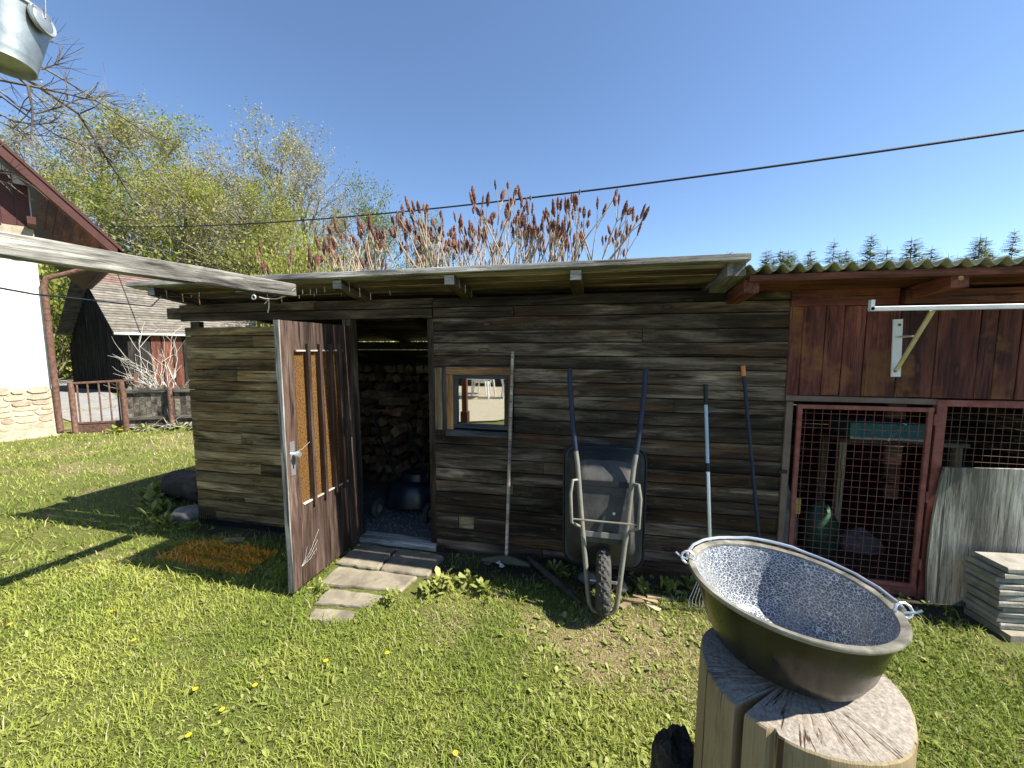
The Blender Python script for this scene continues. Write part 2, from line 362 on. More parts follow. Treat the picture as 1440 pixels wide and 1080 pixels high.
def copy_tree(o, mw, parent=None):
    c = o.copy(); COL.objects.link(c); c.parent = parent
    if parent is None: c.matrix_basis = mw; MW[c] = mw
    for ch in o.children: copy_tree(ch, None, c)
    return c
def fastmesh(name, V, F4=None, F3=None, col=None, mats=('grassm',)):
    """V (n,3); F4 (m,4), F3 (k,3) integer arrays; col per-vertex rgb"""
    me = bpy.data.meshes.new(name); me.vertices.add(len(V)); me.vertices.foreach_set('co', np.ascontiguousarray(V, np.float32).ravel())
    parts = [(a, k) for a, k in ((F4, 4), (F3, 3)) if a is not None and len(a)]
    idx = np.concatenate([a.ravel() for a, k in parts]); tot = np.concatenate([np.full(len(a), k) for a, k in parts])
    start = np.concatenate([[0], np.cumsum(tot)[:-1]])
    me.loops.add(len(idx)); me.loops.foreach_set('vertex_index', idx.astype(np.int32))
    me.polygons.add(len(tot)); me.polygons.foreach_set('loop_start', start.astype(np.int32))
    try: me.polygons.foreach_set('loop_total', tot.astype(np.int32))
    except Exception: pass
    me.update(calc_edges=True)
    if col is not None:
        at = me.attributes.new('Col', 'FLOAT_COLOR', 'POINT'); c4 = np.ones((len(V), 4), np.float32); c4[:, :3] = col
        at.data.foreach_set('color', c4.ravel())
    for m in mats: me.materials.append(M[m])
    return me
def sst(x, a, b):
    t = np.clip((x - a) / (b - a), 0, 1); return t * t * (3 - 2 * t)
_g = np.random.default_rng(5).random((64, 64))
def vnoise(x, y, s):
    x = np.asarray(x, float) * s + 31.7; y = np.asarray(y, float) * s + 17.3
    i = np.floor(x).astype(int); j = np.floor(y).astype(int); u = x - i; v = y - j; u = u * u * (3 - 2 * u); v = v * v * (3 - 2 * v)
    g = lambda a, b: _g[a % 64, b % 64]
    return (g(i, j) * (1 - u) + g(i + 1, j) * u) * (1 - v) + (g(i, j + 1) * (1 - u) + g(i + 1, j + 1) * u) * v
def gz(x, y):
    x = np.asarray(x, float); y = np.asarray(y, float)
    near = sst(np.hypot(x, y + 1), 14, 8)
    z = .075 * sst(x, .2, 1.6) * sst(y, -1.3, -.25) + near * (.030 * (vnoise(x, y, .9) - .5) + .016 * (vnoise(x, y, 3.1) - .5)) * sst(-y + .0, -.2, .35)
    return z - .012 * sst(-y, -.4, .1)
def gh(x, y): return float(gz(x, y))
# ---------------------------------------------------------------- ground, lane, patio
def dryf(x, y):
    d = .06 + .66 * np.exp(-(((x + .1) / 1.15) ** 2 + ((y + .72) / .38) ** 2)) + .22 * sst(x, -.6, .8) + .30 * sst(-x, 4.5, 8) + .5 * np.exp(-(((x + 3.5) / .5) ** 2 + ((y + .62) / .12) ** 2))
    return np.clip(d + .5 * (vnoise(x, y, 1.7) - .5) + .3 * (vnoise(x, y, 5) - .5), 0, 1)
def soilf(x, y):
    s = sst(y, -.48, -.22) * sst(x, -2.2, -1.6) * sst(-x, -3.5, -2.9)
    s = np.maximum(s, sst(y, -.35, -.1) * sst(x, -3.9, -3.5) * (x < -1.9) * sst(-y, -3, -2.6))
    s = np.maximum(s, .8 * np.exp(-(((x + 4.9) / .9) ** 2 + ((y - .75) / .5) ** 2)))
    s = np.maximum(s, ((y > .0) & (y < 2.6) & (x > -3.75) & (x < 3.4)).astype(float))
    return np.clip(s * (.75 + .6 * (vnoise(x, y, 4) - .3)), 0, 1)
def axis(a, b, fine, lo, hi):
    c = np.arange(lo, hi + 1e-6, fine); l = lo - np.geomspace(fine, lo - a, 34); r = hi + np.geomspace(fine, b - hi, 34)
    return np.unique(np.concatenate([l, c, r]))
xs = axis(-400, 400, .09, -6.5, 3.5); ys = axis(-300, 600, .09, -3.4, 2.6)
X, Y = np.meshgrid(xs, ys); V = np.stack([X, Y, gz(X, Y)], 2).reshape(-1, 3)
nx, ny = len(xs), len(ys); ii = (np.arange(ny - 1)[:, None] * nx + np.arange(nx - 1)[None]).ravel()
me = fastmesh('ground', V, F4=np.stack([ii, ii + 1, ii + nx + 1, ii + nx], 1), mats=('ground',))
for nm, fn in (('dry', dryf), ('soil', soilf)):
    at = me.attributes.new(nm, 'FLOAT', 'POINT'); at.data.foreach_set('value', fn(V[:, 0], V[:, 1]).astype(np.float32))
me.polygons.foreach_set('use_smooth', [True] * len(me.polygons))
g = link(bpy.data.objects.new('ground', me), Matrix(), None); tag(g, 'sunny back garden lawn of patchy grass and bare soil', 'ground', kind='structure')
def sheet(name, poly, z, mat, label, cat):
    b = MB(); b.add([(x, y, z) for x, y in poly], [tuple(range(len(poly)))]); o = b.build(name, mat); return tag(o, label, cat, kind='structure')
sheet('lane', [(-10.9, 3.2), (-9.6, 3.9), (-14.6, 6.3), (-26, 12.5), (-28, 10.6), (-16.2, 5.0)], .02, 'asphalt', 'grey lane running past the rusty garden gate', 'lane')
sheet('patio', [(-9, -6.0), (-3.2, -5.2), (-2.2, -5.6), (-1.2, -7), (2.5, -9), (2.5, -13), (-9, -13)], .03, 'patio', 'beige gravel patio seen mirrored in the shed window', 'patio')

# ---------------------------------------------------------------- wooden shed
shed = thing('wooden_shed', 'low weathered plank woodshed with open door and small window', 'shed', (-1.25, 0, 0))
BT = .024
def row(z0, z1, x0, x1, mat, y=-.012, seams=()):
    cuts = [x0] + [s for s in seams if x0 < s < x1] + [x1]
    for a, b in zip(cuts[:-1], cuts[1:]):
        plank('board', mat, shed, (a + .0015, y + rnd.uniform(-.003, .003), (z0 + z1) / 2), (b - .0015, y + rnd.uniform(-.003, .003), (z0 + z1) / 2 + rnd.uniform(-.002, .002)), z1 - z0 - .006, BT, n=4)
zs = [-.02, .105, .20, .31, .405, .515, .61, .715, .815, .92, 1.035, 1.14, 1.235, 1.335, 1.435, 1.54, 1.635, 1.735, 1.83, 1.935, 2.015, 2.09]
for k, (a, b) in enumerate(zip(zs[:-1], zs[1:])):
    if a == .20:
        row(a, b, -1.275, -1.085, 'board'); row(a, b, -.95, 1.29, 'board')
    elif 1.03 < a < 1.5: row(a, b, -.615, 1.29, 'board', seams=(.55,) if k % 5 == 2 else ())
    else: row(a, b, -1.275, 1.29, 'board', seams=((-.38,), (), (), (.32,), (), (-.62,), ())[k % 7] if b > 1.5 or b < .9 else ())
plank('vent_backing', 'pale', shed, (-1.10, .0005, .255), (-.935, .0005, .255), .11, .003)
for z0 in (1.935, 2.015): row(z0, z0 + .078, -3.79, -1.28, 'beam', -.014, (-2.35,) if z0 > 2 else ())
plank('wall_plate', 'beam', shed, (-4.0, .06, 2.02), (1.2, .06, 2.02), .10, .09)
zz = 0.035; k = 0
while zz < 1.86:
    h = rnd.choice((.085, .095, .10, .105, .11)); h = min(h, 1.885 - zz)
    row(zz, zz + h, -3.755, -2.10, 'board_left', -.012, ((-2.6,), (), (-3.2,), (), (-2.45,), (-3.0,))[k % 6]); zz += h; k += 1
for x in (-3.66, -2.66): plank('spacer_block', 'beam', shed, (x, .02, 1.88), (x, .02, 1.94), .10, .05, (1, 0, 0), n=1)
b = MB()
for i in range(60):
    x = -3.75 + i * .026
    if x < -2.1: b.box((x, -.03, .03), (.004, .004, .075))
for z in (.0, .02, .045, .066): b.box((-2.93, -.031, z), (1.65, .004, .004))
for i in range(9): b.box((-3.745 + i * .024, -.032, .08), (.004, .004, .13))
for z in (.085, .105, .125, .143): b.box((-3.65, -.033, z), (.2, .004, .004))
b.build('rodent_mesh', 'black', shed)
# side and back walls
for k in range(10):
    z = .1 + k * .184
    plank('side_board', 'board_left', shed, (-3.735, .02, z), (-3.735, 2.30, z - .0), .184, .024)
    if k == 9: z = 1.722
    plank('back_board', 'board', shed, (-3.72, 2.30, z), (1.27, 2.30, z), .184 if k < 9 else .115, .024)
b = MB(); b.box((.005, .006, 1.04), (2.55, .006, 2.08)); b.build('gap_light_blocker', 'barnwood', shed)  # added unseen sheet, keeps light from showing through the board joints
plank('side_board', 'board', shed, (-1.2, .05, .02), (-1.2, .05, 2.0), .08, .08, (1, 0, 0))
b = MB()
for a, c in zip(zs[:-1], zs[1:]):
    for x in (-1.22, -.50, .42, 1.24):
        if x < -1 and 1.03 < a < 1.5: continue
        for dz in (.3, .7): b.lathe([(.0, .0015), (.0032, .001), (.0038, -.003)], 6, Matrix.Translation((x + rnd.uniform(-.02, .02), -.0255, a + (c - a) * dz)) @ Matrix.Rotation(R(90), 4, 'X'))
nl = b.build('nail_heads', 'rust', shed); nl['kind'] = 'stuff'
# jambs, threshold, window
plank('door_post', 'beam', shed, (-2.055, .02, 0), (-2.055, .02, 1.935), .085, .085, (1, 0, 0), n=3)
plank('door_post', 'beam', shed, (-1.315, .045, 0), (-1.315, .045, 1.93), .06, .06, (1, 0, 0), n=3)
plank('threshold', 'grey', shed, (-2.0, .03, .012), (-1.285, .03, .012), .13, .05, (0, 1, 0))
plank('window_trim', 'pale', shed, (-1.235, -.018, 1.035), (-1.235, -.018, 1.54), .062, .034, (1, 0, 0))
plank('window_trim', 'blackwood', shed, (-1.185, -.010, 1.03), (-1.185, -.010, 1.54), .03, .03, (1, 0, 0))
win = bpy.data.objects.new('window', None); link(win, Matrix.Translation((-.89, 0, 1.3)), shed)
for p0, p1, wd in (((-1.165, -.022, 1.515), (-.63, -.022, 1.515), (0, 0, 1)),):
    plank('frame', 'orange', win, p0, p1, .062, .05, wd)
for x in (-1.135, -.645): plank('frame', 'orange', win, (x, -.024, 1.03), (x, -.024, 1.483), .058 if x < -1 else .03, .05, (1, 0, 0))
plank('sill', 'blackwood', win, (-1.165, -.034, 1.018), (-.615, -.034, 1.018), .05, .06)
for p0, p1 in (((-1.105, -.03, 1.468), (-.661, -.03, 1.468)), ((-1.105, -.03, 1.073), (-.661, -.03, 1.073))): plank('sash', 'blackwood', win, p0, p1, .03, .04)
plank('sash', 'blackwood', win, (-1.09, -.03, 1.089), (-1.09, -.03, 1.452), .03, .04, (1, 0, 0)); plank('sash', 'blackwood', win, (-.674, -.03, 1.089), (-.674, -.03, 1.452), .026, .04, (1, 0, 0))
b = MB(); b.box((-.882, -.018, 1.27), (.40, .006, .372)); b.build('pane', 'glass', win)
# roof
ZB = lambda y: 2.195 - .135 * (y + .38)
rs = Vector((0, 1, -.135)).normalized()
y = -.43; k = 0
while y < 2.5:
    w = rnd.choice((.125, .14, .15)) if y > -.3 else .13; t = .04 if k == 0 else .024
    ym = y + w / 2
    x0, x1 = -3.80 + rnd.uniform(-.02, .02), .865 + rnd.uniform(-.006, .006)
    gap = .009 if y < 0 else .0015
    plank('roof_board', 'grey' if k == 0 else 'roofwood', shed, (x0, ym, ZB(ym) + t / 2 + .001), (x1, ym, ZB(ym) + t / 2 + .001), w - gap, t, rs, n=3, jit=.0025)
    y += w; k += 1
b = MB(); b.add([(-3.83, .06, ZB(.06) + .036), (.88, .06, ZB(.06) + .036), (.88, 2.56, ZB(2.56) + .036), (-3.83, 2.56, ZB(2.56) + .036)] + [(-3.83, .06, ZB(.06) + .030), (.88, .06, ZB(.06) + .030), (.88, 2.56, ZB(2.56) + .030), (-3.83, 2.56, ZB(2.56) + .030)], [(0, 1, 2, 3), (7, 6, 5, 4), (0, 4, 5, 1), (1, 5, 6, 2), (2, 6, 7, 3), (3, 7, 4, 0)])
b.build('roofing_felt', 'felt', shed)
for x in (-3.60, -2.72, -1.86, -.99, -.135, .80):
    w = .075 if x < .7 else .10
    plank('rafter', 'grey' if x > .7 else 'beam', shed, (x, -.385, ZB(-.385) - .036), (x, 2.4, ZB(2.4) - .036), .068 if x < .7 else .085, w, (0, 0, 1), n=3)
    if x < .7:
        b = MB(); b.box((x, -.3895, ZB(-.385) - .036), (w - .006, .003, .060)); b.build('rafter_end', 'grey', shed)
# icicle-like nails through the roof boards
b = MB()
for i in range(16):
    x = rnd.uniform(-3.7, -1.6); yy = rnd.uniform(-.3, -.02); b.tube([(x, yy, ZB(yy)), (x, yy, ZB(yy) - rnd.uniform(.025, .05))], .0014, 4)
b.build('nails', 'alu', shed)['kind'] = 'stuff'

# door, hinged open at right angles to the wall
DX = -2.0
door = bpy.data.objects.new('door', None); link(door, Matrix.Translation((DX, -.05, .03)), shed); tag(door, 'brown panelled door standing open, amber glass strips')
y0, y1 = -.055, -.81      # hinge edge, free edge
def dpl(name, mat, ya, yb, za, zb, t=.036, xo=0, vertical=True):
    ym, zm = (ya + yb) / 2, (za + zb) / 2
    if vertical: return plank(name, mat, door, (DX + xo, ym, za), (DX + xo, ym, zb), abs(yb - ya), t, (0, 1, 0), n=2, jit=.0008)
    return plank(name, mat, door, (DX + xo, ya, zm), (DX + xo, yb, zm), abs(zb - za), t, (0, 0, 1), n=2, jit=.0008)
GZ0, GZ1, GY0, GY1 = .60, 1.68, -.17, -.70
dpl('stile', 'doorwood', y1, GY1, .03, 1.875); dpl('stile', 'doorwood', GY0, y0, .03, 1.875)
dpl('edge_strip', 'grey', y1 - .010, y1 - .001, .03, 1.875, .042)
for k in range(5):      # top and bottom panels of tongue and groove
    a = GY1 + (GY0 - GY1) * k / 5; c = GY1 + (GY0 - GY1) * (k + 1) / 5
    dpl('panel_board', 'doorwood', a + .001, c - .001, GZ1, 1.875, .034); dpl('panel_board', 'doorwood', a + .001, c - .001, .03, GZ0, .034)
fins = [-.585, -.465, -.345, -.245]
edges = [GY1] + fins + [GY0]
for a, c in zip(edges[:-1], edges[1:]):
    b = MB(); b.box((DX - .004, (a + c) / 2, (GZ0 + GZ1) / 2), (.006, abs(c - a) - .002, GZ1 - GZ0 - .002)); b.build('glass_pane', 'amber', door, o=(DX, (a + c) / 2, .6))
for f in fins: plank('fin', 'doorwood', door, (DX + .022, f, GZ0 - .03), (DX + .022, f, GZ1 + .045), .026, .042, (0, 1, 0), n=2, jit=.0008)
for z in (GZ0 + .004, GZ1 - .004):
    for a, c in zip(edges[:-1], edges[1:]): plank('bead', 'handle', door, (DX + .014, a + .016 * (1 if c > a else -1), z), (DX + .014, c - .016 * (1 if c > a else -1), z), .012, .02, (0, 0, 1), n=1, jit=0)
hd = MB().box((DX + .021, -.765, .955), (.004, .04, .23)).build('handle_plate', 'alu', door)
b = MB(); b.tube([(DX + .02, -.762, .985), (DX + .055, -.762, .985)], .009, 10); b.lathe([(0, -.012), (.018, -.012), (.024, 0), (.018, .014), (0, .016)], 14, Matrix.Translation((DX + .062, -.762, .985)) @ Matrix.Rotation(R(90), 4, 'Y'))
smooth_by_angle(b.build('knob', 'alu', hd))
MB().box((DX + .0235, -.765, .90), (.002, .010, .028)).build('keyhole', 'black', hd)
b = MB()
for a, c in [((-.735, .175), (-.735 + l_ * math.cos(t_), .175 + l_ * math.sin(t_))) for l_, t_ in ((.26, .8), (.2, .6), (.13, 1.1), (.16, .35))] + [((-.64, .25), (-.60, .19))] + list((((-.76, .20), (-.52, .42)), ((-.70, .27), (-.55, .17)), ((-.64, .30), (-.60, .15)), ((-.77, .99), (-.60, 1.03)))[-1:]):
    b.tube([(DX + .021, a[0], a[1]), (DX + .026, (a[0] + c[0]) / 2, (a[1] + c[1]) / 2 - .012), (DX + .021, c[0], c[1])], .0007, 4)
b.build('cobweb', 'rope', door)['kind'] = 'stuff'

# ---------------------------------------------------------------- inside the shed
b = MB(); b.add([(-3.7, .10, .022), (-1.0, .10, .022), (-1.0, 2.28, .022), (-3.7, 2.28, .022)], [(0, 1, 2, 3)])
for i in range(900):
    x, yy, r = rnd.uniform(-2.6, -1.25), rnd.uniform(.11, 1.0), rnd.uniform(.010, .022)
    a = rnd.uniform(0, 6.28); q = [Vector((math.cos(a + t) * r * rnd.uniform(.7, 1.2), math.sin(a + t) * r, 0)) for t in (0, 1.7, 3.1, 4.6)]
    b.add([Vector((x, yy, .022)) + v for v in q] + [(x, yy, .022 + r * .9)], [(0, 1, 4), (1, 2, 4), (2, 3, 4), (3, 0, 4)])
o = b.build('gravel', 'gravel'); tag(o, 'dark gravel floor inside the open shed doorway', 'gravel', kind='stuff')
logs = []
for v in range(7):
    b = MB(); n = rnd.choice((3, 3, 4, 4)); r = .074; ph = rnd.uniform(0, 6)
    poly = [(0, r * rnd.uniform(.6, 1.2) * math.cos(ph + 6.283 * i / n), r * rnd.uniform(.75, 1.1) * math.sin(ph + 6.283 * i / n)) for i in range(n)]
    L = rnd.uniform(.30, .36); c = [Vector(p) + Vector((-L / 2, 0, 0)) for p in poly]; b.prism(c, (L, rnd.uniform(-.01, .01), rnd.uniform(-.01, .01)))
    logs.append(b.mesh('firewood_log', 'log'))
def put_log(x, y, z, e):
    o = bpy.data.objects.new('firewood_log', rnd.choice(logs)); link(o, Matrix.Translation((x, y, z)) @ Euler(e).to_matrix().to_4x4(), None)
    tag(o, 'split firewood log stacked inside the dark woodshed', 'firewood', 'split logs stacked inside the shed')
for rr in range(12):
    for c in range(15):
        x = -3.60 + c * .128 + (rr % 2) * .06
        put_log(x + rnd.uniform(-.012, .012), 1.95 + rnd.uniform(-.05, .05), .085 + rr * .121, (rnd.uniform(0, 6), 0, R(90) + rnd.uniform(-.08, .08)))
for rr in range(8):
    for c in range(6):
        put_log(-3.05 + c * .13 + (rr % 2) * .05, 1.42 + rnd.uniform(-.04, .04), .085 + rr * .120, (rnd.uniform(0, 6), 0, R(90) + rnd.uniform(-.12, .12)))
for i in range(9): put_log(-2.95 + i * .075, 1.36 + rnd.uniform(-.1, .1), 1.05 + .05 * (i % 2), (rnd.uniform(0, 6), rnd.uniform(-.25, .25), rnd.uniform(-.9, 1.6)))
# lawn mower
mo = thing('lawn_mower', 'dark navy lawn mower parked in the shed doorway', 'lawn mower', (-1.83, .62, .02))
b = MB(); b.lathe([(.0, .34), (.10, .335), (.17, .30), (.20, .24), (.215, .16), (.22, .10), (.20, .095)], 20, Matrix.Translation((-1.83, .62, .02)) @ Matrix.Diagonal((1.25, .95, 1, 1)))
smooth_by_angle(b.build('deck', 'navy', mo))
b = MB(); b.lathe([(0, .43), (.07, .425), (.11, .40), (.12, .34), (.12, .30)], 16, Matrix.Translation((-1.80, .66, .02)) @ Matrix.Diagonal((1.3, 1, 1, 1))); smooth_by_angle(b.build('engine_cover', 'navy', mo))
for sx, sy in ((-1, -1), (1, -1), (-1, 1), (1, 1)):
    b = MB(); b.lathe([(.03, -.02), (.085, -.022), (.095, -.012), (.095, .012), (.085, .022), (.03, .02)], 18, Matrix.Translation((-1.83 + sx * .27, .62 + sy * .19, .10)) @ Matrix.Rotation(R(90), 4, 'Y'), True)
    w = b.build('wheel', 'rubber', mo); MB().lathe([(0, -.024), (.04, -.024), (.04, .024), (0, .024)], 12, Matrix.Translation((-1.83 + sx * .27, .62 + sy * .19, .10)) @ Matrix.Rotation(R(90), 4, 'Y')).build('hub', 'alu', w)
for s in (-1, 1):
    b = MB(); b.tube([(-1.83 + s * .2, .72, .25), (-2.2 + s * .2, .98, .72), (-2.32 + s * .2, 1.03, .98)], .012, 8); b.build('handle_bar', 'black', mo)
b = MB(); b.tube([(-2.52, 1.03, .98), (-2.12, 1.03, .98)], .013, 8); b.build('handle_grip', 'redsteel', mo)
# ---------------------------------------------------------------- red coop on the right
coop = thing('chicken_coop', 'red stained plank coop with wire mesh door and corrugated roof', 'coop', (1.7, 0, 0))
G = .06
xe = [1.245, 1.325, 1.455, 1.56, 1.68, 1.865, 2.06, 2.275, 2.36, 2.475, 2.60, 2.74, 2.90, 3.04, 3.2]
for a, c in zip(xe[:-1], xe[1:]):
    plank('plank', 'redwood', coop, ((a + c) / 2, -.020 + rnd.uniform(-.002, .002), 1.385), ((a + c) / 2, -.020, 1.965), c - a - .004, .022, (1, 0, 0), n=3)
plank('header_board', 'redwood', coop, (1.245, -.026, 2.02), (1.84, -.026, 2.02), .105, .026); plank('header_board', 'redbeam', coop, (1.85, -.05, 2.01), (3.2, -.05, 2.01), .085, .05)
plank('top_rail', 'brownsteel', coop, (1.255, -.02, 1.36), (2.09, -.02, 1.36), .036, .03); plank('top_rail', 'redsteel', coop, (2.145, -.02, 1.355), (3.2, -.02, 1.355), .04, .03)
plank('post', 'brownsteel', coop, (1.277, -.022, .05), (1.277, -.022, 1.34), .042, .035, (1, 0, 0)); plank('post', 'redsteel', coop, (2.118, -.022, .05), (2.118, -.022, 1.375), .052, .04, (1, 0, 0))
plank('bottom_rail', 'redsteel', coop, (1.30, -.018, .09), (2.09, -.018, .09), .07, .03)
plank('bottom_rail', 'grey', coop, (1.25, .0, .05), (3.2, .0, .05), .06, .06)
b = MB(); b.box((1.255, -.05, .86), (.05, .012, .022)); b.build('latch', 'black', coop)
cd = bpy.data.objects.new('mesh_door', None); link(cd, Matrix.Translation((1.69, -.03, .13)), coop)
dx0, dx1, dz0, dz1 = 1.318, 2.068, .135, 1.325
for p0, p1, w in (((dx0, -.045, dz1 - .015), (dx1, -.045, dz1 - .015), (0, 0, 1)), ((dx0, -.045, dz0 + .015), (dx1, -.045, dz0 + .015), (0, 0, 1)), ((dx0 + .015, -.046, dz0), (dx0 + .015, -.046, dz1), (1, 0, 0)), ((dx1 - .015, -.046, dz0), (dx1 - .015, -.046, dz1), (1, 0, 0))):
    plank('door_frame', 'redsteel', cd, p0, p1, .028, .02, w, n=2, jit=.0008)
def grid(name, x0, x1, z0, z1, step, parent, mat, y):
    b = MB(); n = int((x1 - x0) / step)
    for i in range(1, n): x = x0 + (x1 - x0) * i / n; b.tube([(x + rnd.uniform(-.002, .002), y, z0), (x + rnd.uniform(-.003, .003), y, (z0 + z1) / 2), (x, y, z1)], .0017, 5, False)
    n = int((z1 - z0) / step)
    for i in range(1, n): z = z0 + (z1 - z0) * i / n; b.tube([(x0, y - .004, z), ((x0 + x1) / 2, y - .004, z + rnd.uniform(-.003, .003)), (x1, y - .004, z)], .0017, 5, False)
    return b.build(name, mat, parent)
grid('wire_mesh', dx0 + .01, dx1 - .01, dz0 + .01, dz1 - .01, .0475, cd, 'redsteel', -.034)
for z in (.3, .75, 1.25):
    b = MB(); b.tube([(2.08, -.048, z - .035), (2.08, -.048, z + .035)], .009, 8); b.build('hinge', 'redsteel', cd)
grid('wire_mesh', 2.145, 3.15, .12, 1.335, .043, coop, 'rust', -.02)
# interior walls
for k in range(9):
    z = .14 + k * .205
    plank('back_board', 'board', coop, (1.2, 1.9, z), (3.26, 1.9, z), .203 if k != 5 else .199, .022)
    plank('side_board', 'board', coop, (1.24, .03, z), (1.24, 1.88, z), .204, .022); plank('side_board', 'board', coop, (3.22, .0, z), (3.22, 1.88, z), .204, .022)
ZC = lambda y: 2.128 - .10 * (y + .38)
rc = Vector((0, 1, -.10)).normalized()
plank('fascia', 'redbeam', coop, (.875, -.36, ZC(-.36) - .022), (3.3, -.36, ZC(-.36) - .022), .04, .03)
yy = -.335
while yy < 1.95:
    plank('soffit_board', 'redbeam', coop, (.885, yy + .06, ZC(yy + .06) - .012), (3.3, yy + .06, ZC(yy + .06) - .012), .118, .018, rc); yy += .12
for x in (.90, 1.92, 2.9):
    plank('rafter', 'redbeam', coop, (x, -.34, ZC(-.34) - .062), (x, 1.95, ZC(1.95) - .062), .078, .08, (0, 0, 1))
b = MB(); b.lathe([(0, .004), (.010, .003), (.014, 0)], 10, Matrix.Translation((1.92, -.342, ZC(-.34) - .05)) @ Matrix.Rotation(R(90), 4, 'X')); b.build('knot', 'pale', coop)
# corrugated sheet
n = 330; x0, x1 = .84, 3.35; vs = []; fs = []
rowsy = (-.415, .3, 1.1, 2.1)
for j, yv in enumerate(rowsy):
    for i in range(n + 1):
        x = x0 + (x1 - x0) * i / n; z = ZC(yv) + .022 + .0195 * math.cos(2 * math.pi * x / .0855) + .004 * math.sin(x * 2.3 + yv)
        vs += [(x, yv, z), (x, yv, z - .0065)]
for j in range(3):
    for i in range(n):
        a = (j * (n + 1) + i) * 2; c = a + 2 * (n + 1)
        fs += [(a, a + 2, c + 2, c), (a + 1, c + 1, c + 3, a + 3)]
for i in range(n): a = i * 2; fs.append((a, a + 1, a + 3, a + 2))
smooth_by_angle(MB().add(vs, fs).build('corrugated_sheet', 'corr', coop), 50)
# things kept inside the coop
b = MB(); b.box((2.36, .92, 1.01), (.54, .30, .13)); o = thing('teal_crate', 'teal box with cream scalloped edge on a shelf inside the coop', 'box', (2.36, .92, .90)); b.build('box', 'teal', o)
b = MB()
pts = [(-.27 + .54 * i / 24, -.012 * abs(math.sin(i * math.pi / 8))) for i in range(25)]
b.prism([(2.36 + u, .765, .915) for u, v in (pts[0], pts[-1])] + [(2.36 + u, .765, .965 + v) for u, v in pts[::-1]], (0, -.006, 0)); b.build('scalloped_edge', 'cream', o)
sh = thing('wooden_shelf', 'brown plank shelf on posts behind the mesh door', 'shelf', (2.36, .92, .03))
plank('shelf_board', 'roofwood', sh, (2.0, .92, .925), (2.9, .92, .925), .34, .03, (0, 1, 0))
for x in (2.05, 2.85):
    for yv in (.79, 1.05): plank('leg', 'pale', sh, (x, yv, .03), (x, yv, .909), .05, .05, (1, 0, 0))
def sack(name, label, c, sx, sy, h, mat):
    b = MB(); rg = random.Random(name); prof = [(.0, 0), (.8, 0), (1.0, .12), (1.02, .4), (.9, .7), (.55, .92), (.25, 1.0), (0, 1.0)]; vs = []; n = 18
    for r, z in prof:
        for k in range(n):
            a = 6.2832 * k / n; q = r * (1 + .10 * math.sin(3 * a + z * 5) + rg.uniform(-.06, .06)); vs.append((c[0] + sx * q * math.cos(a), c[1] + sy * q * math.sin(a), c[2] + h * z * (1 + .08 * math.sin(2 * a))))
    fs = [(i * n + k, i * n + (k + 1) % n, (i + 1) * n + (k + 1) % n, (i + 1) * n + k) for i in range(len(prof) - 1) for k in range(n)]
    b.add(vs, fs); o = b.build(name, mat, None, o=c, smooth=True); tag(o, label, 'sack'); return o
sack('green_sack', 'green plastic sack slumped on the coop floor', (1.80, .55, .02), .14, .12, .42, 'greensack')
sack('paper_sack', 'pale paper feed sack standing against the coop side wall', (1.45, .40, .02), .11, .10, .62, 'paper')
sack('brown_sack', 'dull brown sack under the coop shelf', (2.45, .70, .02), .2, .16, .36, 'oldlog')
sack('cream_sack', 'small cream bundle lying beside the brown sack', (2.12, .62, .02), .16, .13, .2, 'paper')
b = MB(); b.box((1.515, .30, .50), (.05, .02, .12)); o = b.build('yellow_packet', 'yellow', None, o=(1.515, .30, .44)); tag(o, 'small yellow packet tucked against the paper feed sack', 'packet')

# white bracket rail
br = thing('wall_bracket', 'white steel bracket with long bar bolted to the red planks', 'bracket', (1.85, -.04, 1.52))
plank('mounting_plate', 'white', br, (1.858, -.038, 1.515), (1.842, -.038, 1.875), .052, .010, (1, 0, 0), n=1, jit=0)
plank('bar', 'white', br, (1.43, -.48, 1.905), (3.1, -.48, 1.905), .024, .024, (0, 0, 1), n=2, jit=0)
MB().box((1.437, -.48, 1.925), (.018, .024, .055)).build('end_stop', 'white', br)
plank('strut', 'cream', br, (1.853, -.05, 1.56), (1.72, -.468, 1.892), .022, .012, (1, 0, 0), n=1, jit=0)  # sunlit yellow of the white strut is put into its cream colour
b = MB(); b.tube([(1.85, -.04, 1.765), (1.79, -.25, 1.765)], .006, 8); b.build('tie_rod', 'white', br)
b = MB()
for z in (1.55, 1.84): b.lathe([(0, .006), (.007, .005), (.008, 0)], 10, Matrix.Translation((1.85, -.043, z)) @ Matrix.Rotation(R(90), 4, 'X'))
b.build('bolt', 'rust', br)
